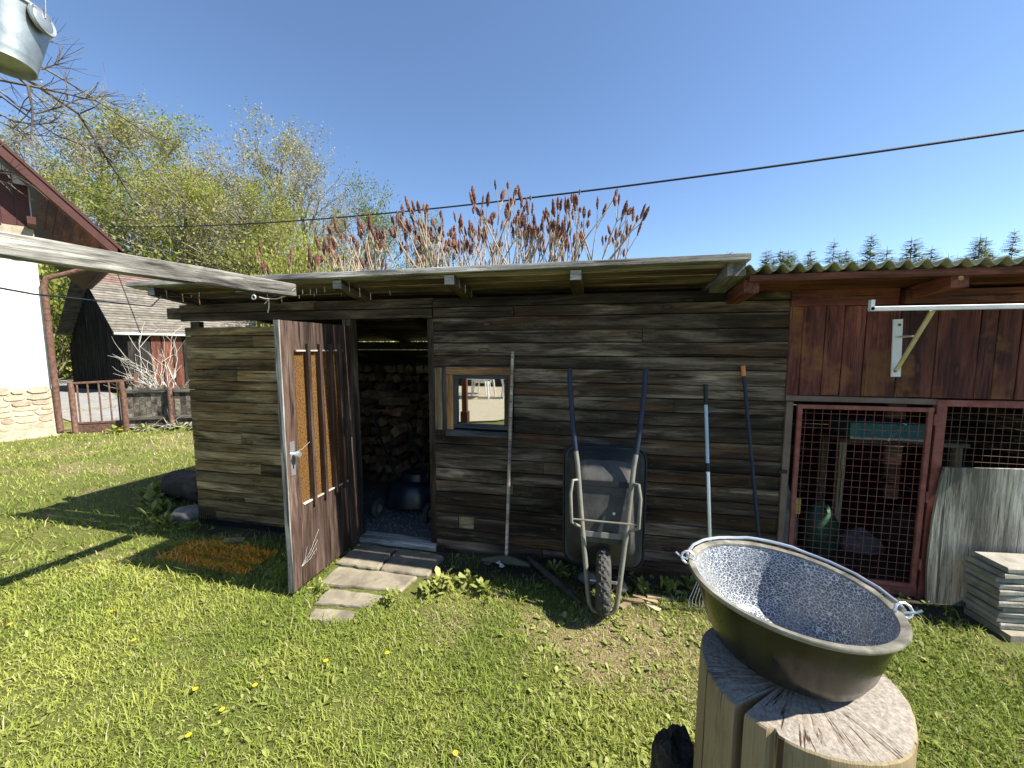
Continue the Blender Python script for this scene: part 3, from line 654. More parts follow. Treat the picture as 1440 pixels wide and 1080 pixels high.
# plywood sheet and slab stack
pw = thing('plywood_sheet', 'weathered grey plywood sheet leaning on the coop mesh', 'plywood', (2.5, -.1, .05))
b = MB(); poly = [(2.115, .055), (2.10, .30), (2.106, .6), (2.125, .85), (2.142, .955), (3.0, .985), (3.0, .055)]
b.prism([(x, -.066 + (z * .012), z) for x, z in poly], (0, -.016, 0)); q = b.build('sheet', 'ply', pw); q.data.transform(Matrix.Rotation(R(90), 4, 'Y')); q.matrix_basis = q.matrix_basis @ Matrix.Rotation(R(-90), 4, 'Y')
gb = gh(2.5, -.3)
for k in range(11):
    w = .45; wd = .19; th = .033; b = MB(); z = gb + .04 + k * th
    o_ = Matrix.Translation((2.478 + rnd.uniform(-.022, .022) + .012 * (k > 8), -.213 + rnd.uniform(-.014, .006), z)) @ Matrix.Rotation(R(8 + rnd.uniform(-4, 2.5)), 4, 'Z')
    c = .006; prof = [(-c, 0), (0, c), (0, th - c - .002), (-c, th - .002)]
    vs = []
    for r, zz_ in prof:
        for sx, sy in ((1, 1), (-1, 1), (-1, -1), (1, -1)): vs.append((sx * (w / 2 + r) + rnd.uniform(-.002, .002), sy * (wd / 2 + r) + rnd.uniform(-.002, .002), zz_))
    fs = [(3, 2, 1, 0), (12, 13, 14, 15)] + [(i * 4 + q, i * 4 + (q + 1) % 4, (i + 1) * 4 + (q + 1) % 4, (i + 1) * 4 + q) for i in range(3) for q in range(4)]
    b.add(vs, fs); o = link(bpy.data.objects.new('concrete_slab', b.mesh('concrete_slab', 'slab')), o_, None)
    if k == 10: tag(o, 'topmost grey slab of the stack in front of the plywood', 'slab', 'slabs stacked beside the coop')
    elif k == 0: tag(o, 'lowest slab of the stack, lying on the ground by the plywood', 'slab', 'slabs stacked beside the coop')
    else: tag(o, 'grey concrete slab inside the stack in front of the plywood', 'slab', 'slabs stacked beside the coop')
b = MB(); b.box((2.52, -.235, gb + .005), (.50, .24, .066), Matrix.Rotation(R(8), 3, 'Z')); o = b.build('base_block', 'concrete', None, o=(2.52, -.235, gb - .02)); tag(o, 'pale concrete block bedded in the soil under the slab stack', 'block')

# ---------------------------------------------------------------- tools
rk = thing('wooden_rake', 'wooden handled rake with wide olive head leaning beside the window', 'rake', (-.655, -.13, .0))
b = MB(); b.tube([(-.62, -.045, 1.67), (-.632, -.06, 1.2), (-.643, -.09, .6), (-.654, -.125, .055)], [.0125, .0135, .0135, .013], 10); smooth_by_angle(b.build('handle', 'handle', rk))
b = MB(); b.prism([(-.85, -.15, .030), (-.455, -.15, .030), (-.47, -.142, .052), (-.62, -.13, .085), (-.685, -.13, .085), (-.835, -.142, .052)], (0, -.018, 0)); b.build('head', 'olive', rk)
b = MB()
for i in range(26): x = -.845 + .385 * i / 25; b.tube([(x, -.16, .036), (x, -.20, .032), (x + rnd.uniform(-.003, .003), -.235, .004)], .0028, 4)
b.build('tines', 'black', rk)
lr = thing('leaf_rake', 'telescopic fan rake with pale blue and silver handle against the wall', 'rake', (.74, -.33, .02))
P0, P1 = Vector((.746, -.045, 1.445)), Vector((.762, -.295, .33)); at_ = lambda t: P0.lerp(P1, t)
for nm, m_, a, c, r in (('grip', 'black', 0, .125, .0135), ('upper_tube', 'bluetube', .125, .47, .0115), ('joint', 'black', .47, .52, .014), ('lower_tube', 'alu', .52, 1, .0135)):
    b = MB(); b.tube([at_(a), at_((a + c) / 2), at_(c)], r, 12); smooth_by_angle(b.build(nm, m_, lr))
b = MB()
for i in range(13):
    t = (i - 6) / 6; b.tube([P1 + Vector((t * .01, 0, .03)), (.762 + t * .07, -.325, .20), (.752 + t * .125, -.36, gh(.75, -.36) + .045), (.75 + t * .13, -.395, gh(.75, -.39) + .01)], .0019, 4)
b.tube([(.70, -.325, .20), (.825, -.325, .20)], .004, 6); b.build('tines', 'alu', lr)
po = thing('tool_handle', 'slim black pole with orange end cap leaning near the coop', 'pole', (1.10, -.26, .06))
Q0, Q1 = Vector((.976, -.045, 1.575)), Vector((1.115, -.25, gh(1.1, -.25)))
b = MB(); b.tube([Q0.lerp(Q1, .045), Q0.lerp(Q1, .5), Q1], .0115, 12); smooth_by_angle(b.build('shaft', 'grip', po))
b = MB(); b.tube([Q0, Q0.lerp(Q1, .045)], .0145, 12); smooth_by_angle(b.build('end_cap', 'orangecap', po))

# ---------------------------------------------------------------- wheelbarrow tipped up against the wall
wb = thing('wheelbarrow', 'dark steel wheelbarrow tipped upright against the plank wall', 'wheelbarrow', (.08, -.5, 0))
cx = .074; y0_, z0_ = -.575, .045; tv = Vector((0, .195, .981)); nv = Vector((0, .981, -.195))
def L(x, s, n): return Vector((cx + x, y0_, z0_)) + tv * s + nv * n
for sgn in (-1, 1):
    b = MB(); b.tube([L(sgn * .247, 1.54, .0), L(sgn * .242, 1.42, 0), L(sgn * .214, 1.14, 0), L(sgn * .192, .985, .0)], [.0165, .0165, .0165, .015], 12); smooth_by_angle(b.build('grip', 'grip', wb))
    b = MB(); b.tube([L(sgn * .192, .985, 0), L(sgn * .178, .90, -.004), L(sgn * .148, .60, -.012), L(sgn * .118, .33, -.015), L(sgn * .092, .10, -.012), L(sgn * .082, .035, -.005)], .0158, 12); smooth_by_angle(b.build('frame_tube', 'tube', wb))
    b = MB(); b.tube([L(sgn * .17, .80, -.005), L(sgn * .205, .80, -.05), L(sgn * .215, .72, -.07), L(sgn * .205, .54, -.065), L(sgn * .145, .50, -.01)], .011, 10); smooth_by_angle(b.build('leg', 'tube', wb))
    b = MB(); b.box(L(sgn * .1, .21, .0), (.012, .05, .05)); b.build('axle_bracket', 'tube', wb)
b = MB(); b.tube([L(-.082, .035, -.005), L(-.06, -.005, 0), L(0, -.018, 0), L(.06, -.005, 0), L(.082, .035, -.005)], .013, 10); smooth_by_angle(b.build('nose_bar', 'tube', wb))
b = MB(); b.tube([L(-.21, .56, -.064), L(.21, .56, -.064)], .0065, 8); b.build('cross_rod', 'tube', wb)
# tray: rounded pan
def rrect(hw0, hw1, s0, s1, r, n, m=6):
    pts = []
    for cxs, css, a0 in ((1, 1, 0), (-1, 1, 90), (-1, -1, 180), (1, -1, 270)):
        hw = hw1 if css > 0 else hw0; c = (cxs * (hw - r), (s1 - r) if css > 0 else (s0 + r))
        for i in range(m + 1):
            a = R(a0 + 90 * i / m); pts.append(L(c[0] + r * math.cos(a), c[1] + r * math.sin(a), n))
    return pts
lv = [rrect(.125, .145, .43, .80, .03, .018), rrect(.14, .16, .41, .82, .045, .022), rrect(.155, .175, .38, .93, .06, .06), rrect(.20, .225, .30, .965, .08, .16), rrect(.255, .27, .19, 1.0, .09, .285), rrect(.275, .29, .175, 1.015, .095, .29), rrect(.276, .291, .174, 1.016, .095, .28)]
nn = len(lv[0]); b = MB(); b.add([p for l_ in lv for p in l_], [tuple(range(nn))] + [(i * nn + k, i * nn + (k + 1) % nn, (i + 1) * nn + (k + 1) % nn, (i + 1) * nn + k) for i in range(len(lv) - 1) for k in range(nn)])
tr = b.build('tray', 'tray', wb); sm = tr.modifiers.new('thickness', 'SOLIDIFY'); sm.thickness = .003; smooth_by_angle(tr, 30)
b = MB(); rim = rrect(.275, .29, .175, 1.015, .095, .285); b.tube(rim + rim[:1], .008, 8, False); smooth_by_angle(b.build('rim', 'black', tr))
for s in (.46, .785):
    plank('brace', 'tube' if s < .6 else 'black', wb, L(-.15, s, .006), L(.15, s, .006), .035, .006, tv, n=1, jit=0)
b = MB()
for x, s in ((-.10, .79), (.11, .785), (.06, .60)): b.lathe([(0, .008), (.009, .006), (.011, 0)], 10, Matrix.Translation(L(x, s, .012)) @ Matrix.Rotation(R(90), 4, 'X'))
b.build('bolt', 'alu', wb)
wc = Vector((cx, -.505, .197))
b = MB(); RT, rt_ = .148, .049; nu, nw = 120, 18; vs = []
for i in range(nu):
    for j in range(nw):
        a = 6.28318 * j / nw; rr = rt_ * (1 + (.055 if ((i + (j // 2)) % 3) and abs(j - nw / 2 + .0) > nw * .22 and False else 0))
        ca = math.cos(a); tread = .006 * (1 if ca > .25 else 0) * (1 if (i // 2 + int(round(abs(3 * math.sin(a) * 2)))) % 3 else -.7)
        rad = RT + (rt_ + tread) * ca; vs.append(wc + Vector((rt_ * .95 * math.sin(a), rad * math.cos(6.28318 * i / nu), rad * math.sin(6.28318 * i / nu))))
b.add(vs, [(i * nw + j, i * nw + (j + 1) % nw, ((i + 1) % nu) * nw + (j + 1) % nw, ((i + 1) % nu) * nw + j) for i in range(nu) for j in range(nw)])
wh = b.build('wheel', 'rubber', wb, o=wc)
b = MB(); b.lathe([(.015, -.03), (.05, -.03), (.105, -.022), (.112, -.03), (.112, .03), (.105, .022), (.05, .03), (.015, .03)], 24, Matrix.Translation(wc) @ Matrix.Rotation(R(90), 4, 'Y'), True); b.build('wheel_rim', 'tube', wh)
b = MB(); b.tube([wc + Vector((-.115, 0, 0)), wc + Vector((.115, 0, 0))], .009, 8); b.build('axle', 'alu', wh)

# ---------------------------------------------------------------- chopping block, tub
stump = thing('chopping_block', 'thick pale stump with cracked top carrying the enamel tub', 'stump', (.4704, -1.994, 0))
n = 120; out = []
rs_ = random.Random(3)
cracks = {int(n * a): d for a, d in ((.60, .12), (.655, .012))}
for k in range(n):
    a = 6.28318 * k / n; r = .196 + .006 * math.sin(2 * a + 1) + .003 * math.sin(3 * a) + .0015 * math.sin(7 * a + 2) + rs_.uniform(-.0008, .0008)
    out.append((a, r - cracks.get(k, 0) ))
ctr = Vector((.466, -2.006, 0)); lev = [(-.05, 1.16), (.05, 1.12), (.2, 1.06), (.5, 1.02), (.937, 1.0), (.949, .992), (.952, .975)]
vs = []; fs = []; mi = []
for z, sc_ in lev:
    for k, (a, r) in enumerate(out):
        cr = k in cracks; rr = (r if z > .7 or not cr else r + (cracks[k]) * min(.8, (.8 - z) * 1.0)) * sc_
        vs.append(ctr + Vector((rr * math.cos(a), rr * math.sin(a), z + (.003 * math.sin(3 * a) if z > .7 else 0))))
for i in range(len(lev) - 1): fs += [(i * n + k, i * n + (k + 1) % n, (i + 1) * n + (k + 1) % n, (i + 1) * n + k) for k in range(n)]
b = MB(); b.add(vs, fs); sb = b.build('side', 'stumpside', stump); smooth_by_angle(sb, 35)
vs2 = [vs[(len(lev) - 1) * n + k] for k in range(n)]; inner = []
for f in (.8, .55, .3):
    inner += [ctr + Vector(((v - ctr).x * f if k not in cracks else (v - ctr).x * min(1, f * 1.1), (v - ctr).y * f if k not in cracks else (v - ctr).y * min(1, f * 1.1), .953 + rs_.uniform(-.001, .001))) for k, v in enumerate(vs2)]
al = vs2 + inner + [ctr + Vector((0, 0, .954))]
fs = [(i * n + k, i * n + (k + 1) % n, (i + 1) * n + (k + 1) % n, (i + 1) * n + k) for i in range(3) for k in range(n)] + [(3 * n + k, 3 * n + (k + 1) % n, 4 * n) for k in range(n)]
b = MB(); b.add(al, fs); b.build('top', 'stumptop', stump)
s2 = MB(); n = 40; vs = []
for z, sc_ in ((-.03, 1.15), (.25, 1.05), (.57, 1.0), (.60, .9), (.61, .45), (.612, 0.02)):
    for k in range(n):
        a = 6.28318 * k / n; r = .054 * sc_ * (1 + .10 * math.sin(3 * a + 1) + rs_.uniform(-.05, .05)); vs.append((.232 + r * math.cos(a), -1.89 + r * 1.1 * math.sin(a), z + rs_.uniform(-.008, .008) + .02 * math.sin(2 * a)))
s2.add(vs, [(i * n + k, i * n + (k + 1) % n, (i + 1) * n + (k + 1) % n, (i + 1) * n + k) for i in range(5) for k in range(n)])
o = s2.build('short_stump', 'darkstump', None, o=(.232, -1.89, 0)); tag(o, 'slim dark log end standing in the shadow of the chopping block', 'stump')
BM = Matrix.Translation((.457, -1.942, 1.1317)) @ Euler((-.024, .057, 0)).to_matrix().to_4x4() @ Matrix.Diagonal((.64, .64, .64, 1))
SH = Matrix(((1, 0, -.09, 0), (0, 1, -.03, 0), (0, 0, 1, 0), (0, 0, 0, 1)))
tub = thing('enamel_tub', 'round enamel wash tub with crackled blue inside and wire handle', 'tub', mw=BM)
outer = [(0, -.272), (.165, -.272), (.207, -.265), (.240, -.243), (.266, -.19), (.286, -.12), (.300, -.06), (.308, -.02), (.312, -.004)]
innr = [(.309, -.004), (.303, -.022), (.294, -.06), (.280, -.12), (.260, -.188), (.235, -.236), (.204, -.257), (.163, -.264), (0, -.265)]
b = MB(); b.lathe(outer, 72, BM @ SH); smooth_by_angle(b.build('outer_shell', 'shell', tub, o=BM.translation), 60)
b = MB(); b.lathe(innr, 72, BM @ SH); smooth_by_angle(b.build('inner_surface', 'enamel', tub, o=BM.translation), 60)
b = MB(); b.lathe([(.306, -.006), (.318, -.010), (.331, -.008), (.335, .0), (.331, .007), (.318, .006), (.307, .002)], 72, BM, True); smooth_by_angle(b.build('rim', 'rimenamel', tub, o=BM.translation), 60)
# bail lies along the far side of the rim
vec = Vector((.52, -.36, 0)).normalized(); a0 = math.atan2(.148, -.33); pts = []
for i in range(25):
    a = R(168) - R(168 + 12) * i / 24 * 1.0
    bump = .004 * math.sin(math.pi * i / 24) + (.006 if 9 < i < 15 else 0)
    pts.append(BM @ Vector(((.338 + .004 * (i % 2)) * math.cos(a), .338 * math.sin(a), .012 + bump)))
b = MB(); b.tube(pts, [.0042] * 25, 8); smooth_by_angle(b.build('bail', 'alu', tub, o=BM.translation))
for a in (R(168), R(-12)):
    c_ = BM @ Vector((.336 * math.cos(a), .336 * math.sin(a), .004)); b = MB()
    ring = [c_ + Vector((.016 * math.cos(t), .006 * math.sin(t), .014 * math.sin(t) + .006)) for t in [6.283 * i / 10 for i in range(11)]]
    b.tube(ring, .003, 6); b.tube([c_, c_ + Vector((.02 * math.cos(a), .02 * math.sin(a), .006)), c_ + Vector((.03 * math.cos(a), .03 * math.sin(a), .014))], .0025, 6); b.build('handle_lug', 'alu', tub, o=c_)
# ---------------------------------------------------------------- path and small things on the ground
path = tag(link(bpy.data.objects.new('garden_path', None), Matrix.Translation((-1.6, -.3, 0)), None), 'short path of worn concrete slabs before the shed door', 'path', kind='structure')
def rough_slab(poly, z, t, name='slab', mat='concrete', parent=path, seed=1):
    rg = random.Random(seed); pts = []
    for (x, y), (x2, y2) in zip(poly, poly[1:] + poly[:1]):
        for i in range(7): f = i / 7; pts.append((x + (x2 - x) * f + rg.uniform(-.008, .008), y + (y2 - y) * f + rg.uniform(-.008, .008)))
    n = len(pts); cx_, cy_ = sum(p[0] for p in pts) / n, sum(p[1] for p in pts) / n
    vs = [(x, y, z - t) for x, y in pts] + [(x, y, z - .010) for x, y in pts] + [(cx_ + (x - cx_) * .96, cy_ + (y - cy_) * .96, z + rg.uniform(-.003, .003)) for x, y in pts] + [(cx_, cy_, z + .002)]
    fs = [(i * n + k, i * n + (k + 1) % n, (i + 1) * n + (k + 1) % n, (i + 1) * n + k) for i in range(2) for k in range(n)] + [(2 * n + k, 2 * n + (k + 1) % n, 3 * n) for k in range(n)]
    return MB().add(vs, fs).build(name, mat, parent, o=(cx_, cy_, z))
rough_slab([(-1.97, -.40), (-1.60, -.405), (-1.62, -.10), (-1.95, -.08)], .018, .06, seed=1)
rough_slab([(-1.585, -.41), (-1.20, -.40), (-1.17, -.12), (-1.60, -.095)], .012, .06, seed=2)
rough_slab([(-1.93, -.66), (-1.30, -.60), (-1.27, -.425), (-1.93, -.425)], .008, .05, seed=3)
rough_slab([(-1.80, -.84), (-1.42, -.80), (-1.40, -.665), (-1.82, -.69)], .005, .05, seed=4)
rough_slab([(-1.74, -.99), (-1.50, -.96), (-1.47, -.86), (-1.76, -.88)], .002, .05, seed=5)
def stone(name, c, s, mat, label, cat, seed, group=None, rz=0):
    rg = random.Random(seed); b = MB(); vs = []; n = 12; lev = [(-.9, .45), (-.5, .85), (0, 1), (.5, .8), (.85, .4)]
    for z, r in lev:
        for k in range(n): a = 6.2832 * k / n; q = r * rg.uniform(.82, 1.12); vs.append(Vector((s[0] * q * math.cos(a), s[1] * q * math.sin(a), s[2] * (z + rg.uniform(-.12, .12)))))
    vs.append(Vector((0, 0, s[2] * .95))); fs = [(i * n + k, i * n + (k + 1) % n, (i + 1) * n + (k + 1) % n, (i + 1) * n + k) for i in range(4) for k in range(n)] + [(4 * n + k, 4 * n + (k + 1) % n, 5 * n) for k in range(n)] + [tuple(range(n))[::-1]]
    rz_ = Matrix.Rotation(rz, 3, 'Z'); b.add([Vector(c) + rz_ @ v for v in vs], fs); o = b.build(name, mat, None, o=c, smooth=True); return tag(o, label, cat, group)
stone('field_stone', (-3.93, .02, .05), (.17, .12, .085), 'stone', 'flat pale field stone at the shed corner', 'stone', 1, rz=.3)
stone('field_stone', (.20, -.28, .035), (.05, .045, .04), 'stone', 'grey stone behind the wheelbarrow wheel', 'stone', 2)
stone('field_stone', (-.02, -.22, .035), (.075, .055, .042), 'stone', 'larger grey stone at the wall left of the wheelbarrow wheel', 'stone', 3)
o = MB(); o.tube([(-4.62 + .06 * i, .42 - .004 * i, .165) for i in range(10)], [.16 + rnd.uniform(-.012, .012) for i in range(10)], 18); o.v = [(a, c + rnd.uniform(-.008, .008), d + rnd.uniform(-.010, .010)) for a, c, d in o.v]; o = smooth_by_angle(o.build('rotten_log', 'oldlog', None, o=(-4.35, .4, .0))); tag(o, 'thick rotten log lying in shade beside the shed corner', 'log')
b = MB(); b.tube([(-.49, -.08, .055), (-.40, -.16, .045), (-.25, -.31, .038), (-.13, -.43, .032), (-.06, -.50, .022)], [.016, .022, .024, .020, .012], 8); o = b.build('fallen_stick', 'oldlog', None, o=(-.3, -.25, .02)); tag(o, 'split grey stick lying between rake and wheelbarrow', 'stick')
for k, (x, y, a, l_) in enumerate(((.28, -.37, .3, .14), (.36, -.33, -.2, .16), (.47, -.30, .15, .20), (.22, -.43, .9, .10), (.40, -.41, -.5, .09), (-3.1, -.25, .5, .16))):
    b = MB(); rz = Matrix.Rotation(a, 3, 'Z'); b.box((x, y, gh(x, y) + .018), (l_, .035 if k < 5 else .07, .012), rz @ Matrix.Rotation(.08, 3, 'Y')); o = b.build('wood_chip', 'pale', None, o=(x, y, gh(x, y)))
    tag(o, 'pale wood offcut on the soil below the wheelbarrow tray' if k < 5 else 'torn pale board scrap in the orange door shadow', 'offcut', 'wood offcuts' if k < 5 else None)
for k, (x, y) in enumerate(((-.80, -.12), (-.70, -.19), (-.67, -.20))):
    b = MB(); r = .045 if k == 0 else .02; q = [(x + r * math.cos(t) * rnd.uniform(.7, 1.2), y + r * math.sin(t), gh(x, y) + .015 + rnd.uniform(0, .03) + (.03 if k else .0)) for t in (0, 1.2, 2.4, 3.6, 5)]
    b.prism(q, (0, 0, .003)); o = b.build('paper_scrap', 'rope', None, o=(x, y, gh(x, y))); tag(o, ('crumpled pale scrap by the wooden rake head', 'small white scrap on the wooden rake head', 'small white scrap on the wooden rake head')[k], 'scrap', 'scraps by the rake')

# ---------------------------------------------------------------- pergola beam and its wires
pb = thing('pergola_beam', 'silver weathered beam running from the shed eaves over the lawn', 'beam', (-2.3, -1.5, 2.06))
plank('timber', 'beamgrey', pb, (-2.20, -.44, 2.118), (-2.68, -4.8, 2.102), .098, .075, (0, 0, 1), n=14, jit=.005, ch=.006)
b = MB(); b.tube([(-2.32, -2.6, 2.03), (-2.6, -1.6, 1.95), (-3.1, -.75, 1.99), (-3.45, -.42, 2.115), (-3.0, -.38, 2.09), (-2.5, -.40, 2.08), (-2.33, -.46, 2.08)], .0045, 6); o = b.build('wire', 'cable', None, o=(-2.5, -.5, 2.08)); tag(o, 'thin dark wire slung from the beam to the shed eaves', 'wire')
b = MB(); b.tube([(-2.47, -.46, 2.075), (-2.38, -.50, 2.055), (-2.28, -.50, 2.052), (-2.20, -.49, 2.075), (-2.15, -.47, 2.125)], .004, 6); b.tube([(-2.35, -.50, 2.052), (-2.36, -.49, 2.0), (-2.375, -.49, 1.955)], .004, 6); b.tube([(-2.35, -.5, 2.05), (-2.40, -.49, 2.02)], .003, 6)
b.tube([(-2.52 + .016 * math.cos(t), -.46, 2.075 + .016 * math.sin(t)) for t in [6.283 * i / 10 for i in range(11)]], .0045, 6)
o = b.build('cord', 'rope', None, o=(-2.3, -.48, 2.0)); tag(o, 'white cord knotted under the end of the weathered beam', 'cord')
A_, B_ = Vector((-26, 11.1, 7.25)), Vector((11.5, 2.15, 4.0)); b = MB()
b.tube([A_.lerp(B_, t / 40) - Vector((0, 0, .9 * (1 - (2 * t / 40 - 1) ** 2) - .45)) for t in range(41)], .017, 6, False)
o = b.build('overhead_cable', 'cable', None, o=(-7, 6.6, 5)); tag(o, 'black overhead cable crossing the sky above the shed', 'cable')
up_ = thing('utility_pole', 'timber pole carrying the overhead cable', 'pole', (11.5, 2.15, 0)); b = MB(); b.tube([(11.5, 2.15, 0), (11.5, 2.15, 4.9)], [.12, .09], 12); b.build('shaft', 'bark', up_)

# ---------------------------------------------------------------- house at the left
HA = Vector((.45, .893, 0)).normalized(); HN = Vector((HA.y, -HA.x, 0)); HP0 = Vector((-10.2, 2.42, 0))
def HP(a, n, z): return HP0 + HA * a + HN * n + Vector((0, 0, z))
house = thing('white_house', 'white plastered house with rubble plinth and dark red gable eaves', 'house', HP(-4, -3, 0))
W0, RA, EZ = -9.2, -4.6, 3.35       # left corner, ridge position, eave soffit height at a=0
b = MB(); gab = [HP(W0, 0, .9), HP(0, 0, .9), HP(0, 0, 3.85), HP(W0, 0, 3.85)]; b.prism(gab, -HN * 7.5); b.build('wall', 'plaster', house)
b = MB(); b.prism([HP(W0 - .0, .06, -.1), HP(.05, .06, -.1), HP(.03, .03, .9), HP(W0, .03, .9)], -HN * 7.6); pl = b.build('plinth', 'mortar', house)
rg = random.Random(11); z = .06
while z < .88:
    h = rg.uniform(.09, .15); a = .0
    while a > -2.2:
        w = rg.uniform(.14, .34); b = MB(); n = 9
        poly = [HP(a - w / 2 + (w / 2 - .008) * math.cos(t) * rg.uniform(.85, 1.15), .045 + .0 * z, z + h / 2 + (h / 2 - .006) * max(-1, min(1, 1.25 * math.sin(t))) * rg.uniform(.85, 1.1)) for t in [6.283 * i / n for i in range(n)]]
        b.prism(poly, HN * rg.uniform(.004, .016)); b.build('stone', 'rubble', pl, o=HP(a - w / 2, .05, z)); a -= w
    z += h
SL = 1.12       # roof slope, rise per metre
vz = lambda a: 3.65 + (1.03 - a) * SL
for k in range(14):     # dark red vertical gable boards
    a = -.02 - k * .17
    if a > -2.6: plank('gable_board', 'darkred', house, HP(a - .08, .016, 3.86 if k > 1 else 3.9), HP(a - .08, .016, min(8.5, vz(a) - .20)), .166, .022, HA, n=1)
b = MB(); b.prism([HP(-2.6, .001, 3.8), HP(.0, .001, 3.8), HP(0, .001, vz(0) - .2), HP(-2.6, .001, vz(-2.6) - .2)], -HN * .3); b.build('gable', 'plaster', house)
b = MB(); b.prism([HP(0, .012, 3.42), HP(.0, .012, 3.9), HP(-.5, .012, 3.9), HP(-.75, .012, 3.72), HP(-.35, .012, 3.6), HP(-.28, .012, 3.48)], HN * .006); b.build('plaster_patch', 'mortar', house)
# roof: sheet, bargeboard, soffit boards
for nm, mt, n0, n1, up0, up1, aE in (('roof_sheet', 'darkred', .52, -8, .02, .085, 1.10), ('bargeboard', 'darkred', .50, .46, -.19, .018, 1.03)):
    b = MB(); b.prism([HP(aE, n0, vz(aE) + up0), HP(aE, n0, vz(aE) + up1), HP(RA, n0, vz(RA) + up1), HP(RA, n0, vz(RA) + up0)], HN * (n1 - n0)); b.build(nm, mt, house)
b = MB(); b.prism([HP(2 * RA - 1.10, .52, vz(1.10) + .02), HP(2 * RA - 1.10, .52, vz(1.10) + .085), HP(RA, .52, vz(RA) + .085), HP(RA, .52, vz(RA) + .02)], HN * -8.5); b.build('roof_sheet', 'darkred', house)
k = 0; a = 1.0
sd = (HA - Vector((0, 0, SL))).normalized()
while a > -2.6:
    plank('soffit_board', 'soffit', house, HP(a, .455, vz(a) - .10), HP(a, -.01 if a < .12 else -3, vz(a) - .10), .15, .016, sd, n=1); a -= .155 / math.sqrt(1 + SL * SL)
plank('barge_trim', 'soffit', house, HP(.98, .44, vz(.98) - .16), HP(-2.6, .44, vz(-2.6) - .16), .07, .03, sd.cross(HN), n=1)
plank('purlin', 'darkred', house, HP(-.02, -.05, 3.93), HP(-.02, .50, 3.93), .12, .10, (0, 0, 1), n=1)
b = MB(); b.tube([HP(1.08, .50, 3.52), HP(1.08, -6, 3.52)], .06, 10); smooth_by_angle(b.build('gutter', 'darkred', house))
b = MB(); b.tube([HP(1.05, .40, 3.46), HP(.8, .30, 3.32), HP(.25, .12, 3.06), HP(.10, .07, 3.0), HP(.05, .05, 2.88), HP(.05, .05, .08)], [.045, .045, .045, .048, .048, .048], 12); smooth_by_angle(b.build('downpipe', 'rust', house))

# ---------------------------------------------------------------- gate, fence, barn
FA, FB = Vector((-10.05, 2.62, 0)), Vector((-8.1, 3.82, 0)); FD = (FB - FA).normalized(); FN = Vector((-FD.y, FD.x, 0))
gate = thing('garden_gate', 'rusty metal bar gate between house corner and picket fence', 'gate', FA)
def FP(a, z, n=0): return FA + FD * a + FN * n + Vector((0, 0, z))
for a, r, h in ((0.0, .045, 1.02), (.78, .045, 1.02)):
    b = MB(); b.tube([FP(a, 0), FP(a, h)], r, 10); smooth_by_angle(b.build('post', 'rust', gate))
for z in (.20, 1.0): plank('rail', 'rust', gate, FP(.06, z, .0), FP(.73 if z < .5 else 1.0, z + (.04 if z > .5 else 0), 0), .04, .03, n=1)
for a in (.09, .25, .42, .58, .71): b = MB(); b.tube([FP(a, .2), FP(a, 1.0)], .014, 8); b.build('bar', 'rust', gate)
plank('bottom_plate', 'rust', gate, FP(.06, .10), FP(.74, .10), .17, .012, n=1)
b = MB(); b.tube([FP(.92, .9, .2), FP(.92, 1.16, .2)], .04, 10); b.build('post', 'rust', gate)
fence = thing('picket_fence', 'grey weathered picket fence with pointed tops and rusty posts', 'fence', FP(.85, 0))
for i in range(15):
    a = .90 + i * .098; h = .93 + rnd.uniform(-.015, .015); b = MB(); w = .046
    b.prism([FP(a - w, .06), FP(a + w, .06), FP(a + w, h - .09), FP(a, h), FP(a - w, h - .09)], FN * -.02); b.build('picket', 'picket', fence, o=FP(a, .06))
for z in (.25, .80): plank('rail', 'picket', fence, FP(.85, z, -.045), FP(2.5, z - .02, -.045), .06, .04, n=1)
for a in (.84, 1.60): b = MB(); b.tube([FP(a, 0, -.10), FP(a, .88, -.10)], .045, 10); smooth_by_angle(b.build('post', 'rust', fence))
barn = thing('dark_barn', 'black boarded barn with steep grey shingle roof', 'barn', (-18, 10.5, 0))
BC = Vector((-16.62, 7.97, 0)); BL = Vector((.22, .975, 0)).normalized(); BG = Vector((-.975, .22, 0)).normalized()      # long side, gable side
def BP(l, g_, z): return BC + BL * l + BG * g_ + Vector((0, 0, z))
GW = 4.5; RZ = 4.75; EZB = 2.35
b = MB(); b.prism([BP(0, 0, -.2), BP(0, GW, -.2), BP(0, GW, EZB), BP(0, GW / 2, RZ - .15), BP(0, 0, EZB)], BL * 7); b.build('wall', 'barnwood', barn)
for i in range(26): a = .1 + i * .19; top = EZB - .1 + (RZ - EZB - .1) * (1 - abs(a - GW / 2) / (GW / 2)); plank('gable_board', 'barnwood', barn, BP(-.02, a, .0), BP(-.02, a, top), .165, .03, BG, n=1)
for i in range(20): plank('side_board', 'barnwood' if i not in (2, 3, 4) else 'redbeam', barn, BP(.1 + i * .34, -.02, 0), BP(.1 + i * .34, -.02, 2.3), .30, .03, BL, n=1)
for sgn in (0, 1):
    e = (lambda l, t: BP(l, -.15 + t * (GW / 2 + .15), EZB - .16 + t * (RZ - EZB + .16))) if sgn == 0 else (lambda l, t: BP(l, GW + .15 - t * (GW / 2 + .15), EZB - .16 + t * (RZ - EZB + .16)))
    nrm = (e(0, 1) - e(0, 0)).cross(BL).normalized(); nrm = nrm if nrm.z > 0 else -nrm
    for i in range(26):
        t0, t1 = i / 26, min(1, (i + 1.25) / 26); b = MB(); b.prism([e(-.45, t0), e(7.4, t0), e(7.4, t1), e(-.45, t1)], nrm * .03); v = b.v
        b.v = [tuple(Vector(q) + nrm * (.035 if (j % 4) < 2 else .008)) for j, q in enumerate(v)]
        b.build('shingle_course', 'shingle' if i < 19 else 'redshingle', barn)
